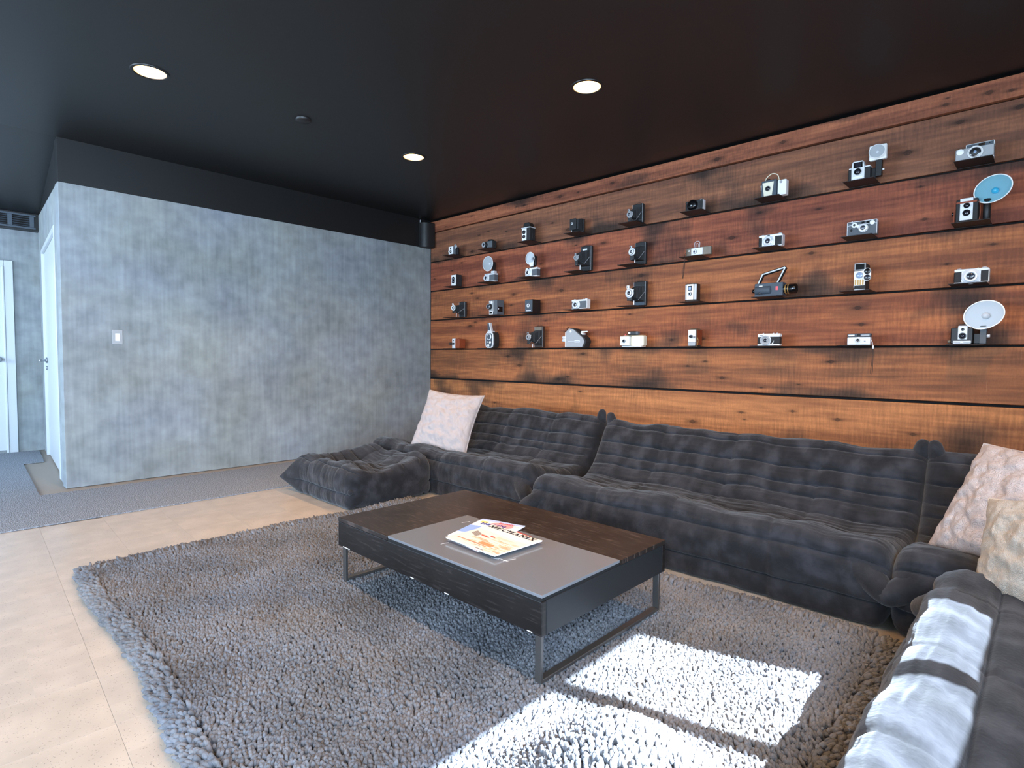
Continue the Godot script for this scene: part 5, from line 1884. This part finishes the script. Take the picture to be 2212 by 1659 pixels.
	B(t, "finder_end", "grey_leather", 0.035, 0.1, -0.006, 0.026, 0.028, 0.036, 0.004)
	B(t, "red_button", "pink", -0.082, 0.096, -0.004, 0.008, 0.012, 0.01, 0.002)
	t = spot("movie_camera", "slim upright movie camera with brown leather sides, bottom row", 3, 3.339, 0.1)
	B(t, "body", "tan_metal", 0.002, 0.0, -0.01, 0.064, 0.136, 0.1, 0.012)
	B(t, "side_cover", "brown", 0.0345, 0.01, -0.012, 0.004, 0.116, 0.084, 0.002)
	B(t, "front_plate", "silver", -0.002, 0.034, 0.0385, 0.06, 0.092, 0.005, 0.002)
	B(t, "lower_plate", "dull", -0.002, 0.004, 0.039, 0.058, 0.028, 0.004, 0.001)
	L(t, -0.004, 0.075, 0.041, 0.012, 0.022, "gloss", "black", 0.6)
	C(t, "finder_eye", "dull", 0.018, 0.071, 0.041, 0.009, 0.014)
	B(t, "name_plate", "white", -0.01, 0.108, 0.0415, 0.026, 0.014, 0.001, 0.0003)
	wire(t, "wrist_cord", "gold", [Vector3(0.037, 0.07, 0.03), Vector3(0.045, 0.05, 0.03), Vector3(0.04, 0.032, 0.02), Vector3(0.039, 0.01, 0.03), Vector3(0.036, 0.004, 0.04)], 0.0022)
	t = spot("rangefinder_camera", "silver-topped black camera with a wide ringed lens, bottom row right of the slim movie camera", 3, 3.911, 0.05)
	B(t, "body", "leather", 0, 0.012, 0, 0.152, 0.05, 0.04, 0.006)
	B(t, "base_plate", "white", 0, 0, 0, 0.15, 0.012, 0.042, 0.003)
	B(t, "top_plate", "white", 0, 0.06, 0, 0.15, 0.024, 0.042, 0.004)
	L(t, -0.018, 0.038, 0.02, 0.037, 0.014, "silver", "dull", 0.5)
	C(t, "lens_core", "dull", -0.018, 0.038, 0.03, 0.019, 0.003)
	C(t, "lens_eye", "lensglass", -0.018, 0.038, 0.033, 0.012, 0.0015)
	B(t, "finder_window", "eyeglass", 0.03, 0.064, 0.0205, 0.022, 0.012, 0.002, 0.0005)
	B(t, "name_strip", "blue_grey", -0.045, 0.067, 0.0208, 0.032, 0.006, 0.001, 0.0003)
	var lever := MB.new()
	lever.prism(PackedVector2Array([Vector2(0.022, 0.012), Vector2(0.032, 0.012), Vector2(0.038, 0.036)]), 0.006, 0.001, Transform3D(Basis(), Vector3(0, 0, 0.021)))
	part("self_timer", lever, M.white, t)
	for x in [-0.042, 0.026, 0.05]:
		C(t, "top_button", "chrome", x, 0.084, 0, 0.005, 0.005, "y")
	C(t, "strap_lug", "chrome", 0.076, 0.07, 0.0, 0.004, 0.006, "x")
	t = spot("cartridge_camera", "small silver snapshot camera with a long dark wrist strap, bottom row", 3, 4.463, 0.05)
	B(t, "body", "silver", 0, 0, 0, 0.128, 0.05, 0.04, 0.004)
	B(t, "top_band", "blue_grey", 0, 0.05, 0, 0.128, 0.022, 0.04, 0.003)
	B(t, "finder_window", "gloss", 0.0, 0.054, 0.0205, 0.018, 0.014, 0.002, 0.0005)
	B(t, "label_strip", "white", -0.04, 0.056, 0.0205, 0.034, 0.009, 0.001, 0.0003)
	B(t, "label_strip", "dull", 0.036, 0.056, 0.0205, 0.044, 0.009, 0.001, 0.0003)
	C(t, "lens_mount", "white", -0.002, 0.03, 0.02, 0.02, 0.003)
	L(t, -0.004, 0.03, 0.022, 0.014, 0.006, "dull", "white", 0.6)
	B(t, "small_mark", "gloss", 0.034, 0.022, 0.0205, 0.01, 0.003, 0.001, 0.0003)
	wire(t, "strap_link", "silver", [Vector3(0.063, 0.036, 0.01), Vector3(0.072, 0.022, 0.014), Vector3(0.078, 0.0, 0.016)], 0.0014)
	C(t, "strap_clasp", "white", 0.079, -0.024, 0.016, 0.005, 0.02, "y")
	wire(t, "wrist_strap", "dark_brown", [Vector3(0.077, -0.02, 0.016), Vector3(0.076, -0.09, 0.016), Vector3(0.07, -0.165, 0.016), Vector3(0.074, -0.18, 0.016), Vector3(0.08, -0.17, 0.016), Vector3(0.081, -0.09, 0.016), Vector3(0.081, -0.02, 0.016)], 0.0022, 0.7)
	t = spot("flash_camera", "black box camera beside a very large silver flash dish, bottom row right", 3, 4.977, 0.08)
	B(t, "body", "black", 0, 0.002, 0, 0.1, 0.092, 0.07, 0.006)
	B(t, "front_plate", "silver", 0.004, 0.026, 0.036, 0.043, 0.074, 0.005, 0.004)
	B(t, "finder_hood", "silver", 0.004, 0.092, 0.02, 0.042, 0.012, 0.03, 0.002)
	C(t, "finder_eye", "gloss", 0.004, 0.082, 0.038, 0.008, 0.002)
	L(t, 0.004, 0.046, 0.038, 0.018, 0.006, "gloss", "black", 0.6)
	B(t, "name_plate", "silver", 0.002, 0.004, 0.0355, 0.08, 0.015, 0.003, 0.001)
	for x in [-0.02, 0.024]:
		B(t, "name_strip", "dull", x, 0.008, 0.0373, 0.03, 0.006, 0.0008, 0.0003)
	C(t, "side_knob", "tan_metal", -0.066, 0.016, 0.0, 0.01, 0.018, "x")
	B(t, "flash_bracket", "black", 0.066, 0.002, 0.0, 0.032, 0.058, 0.03, 0.004)
	B(t, "flash_handle", "grey_leather", 0.092, 0.002, 0.0, 0.03, 0.1, 0.034, 0.003)
	for i in 9:
		B(t, "handle_rib", "black", 0.108, 0.01 + i * 0.01, 0.006, 0.003, 0.004, 0.026, 0.0005)
	C(t, "flash_screw", "silver", 0.108, 0.045, 0.012, 0.009, 0.014, "x")
	B(t, "top_lug", "gloss", 0.006, 0.108, 0.0, 0.044, 0.006, 0.012, 0.001)
	flash_dish(t, Vector3(0.092, 0.162, 0.025), 0.09, 0.078, 0.05, "dish", "white", "flashbulb", Vector3(-0.1, -0.15, 0.3))
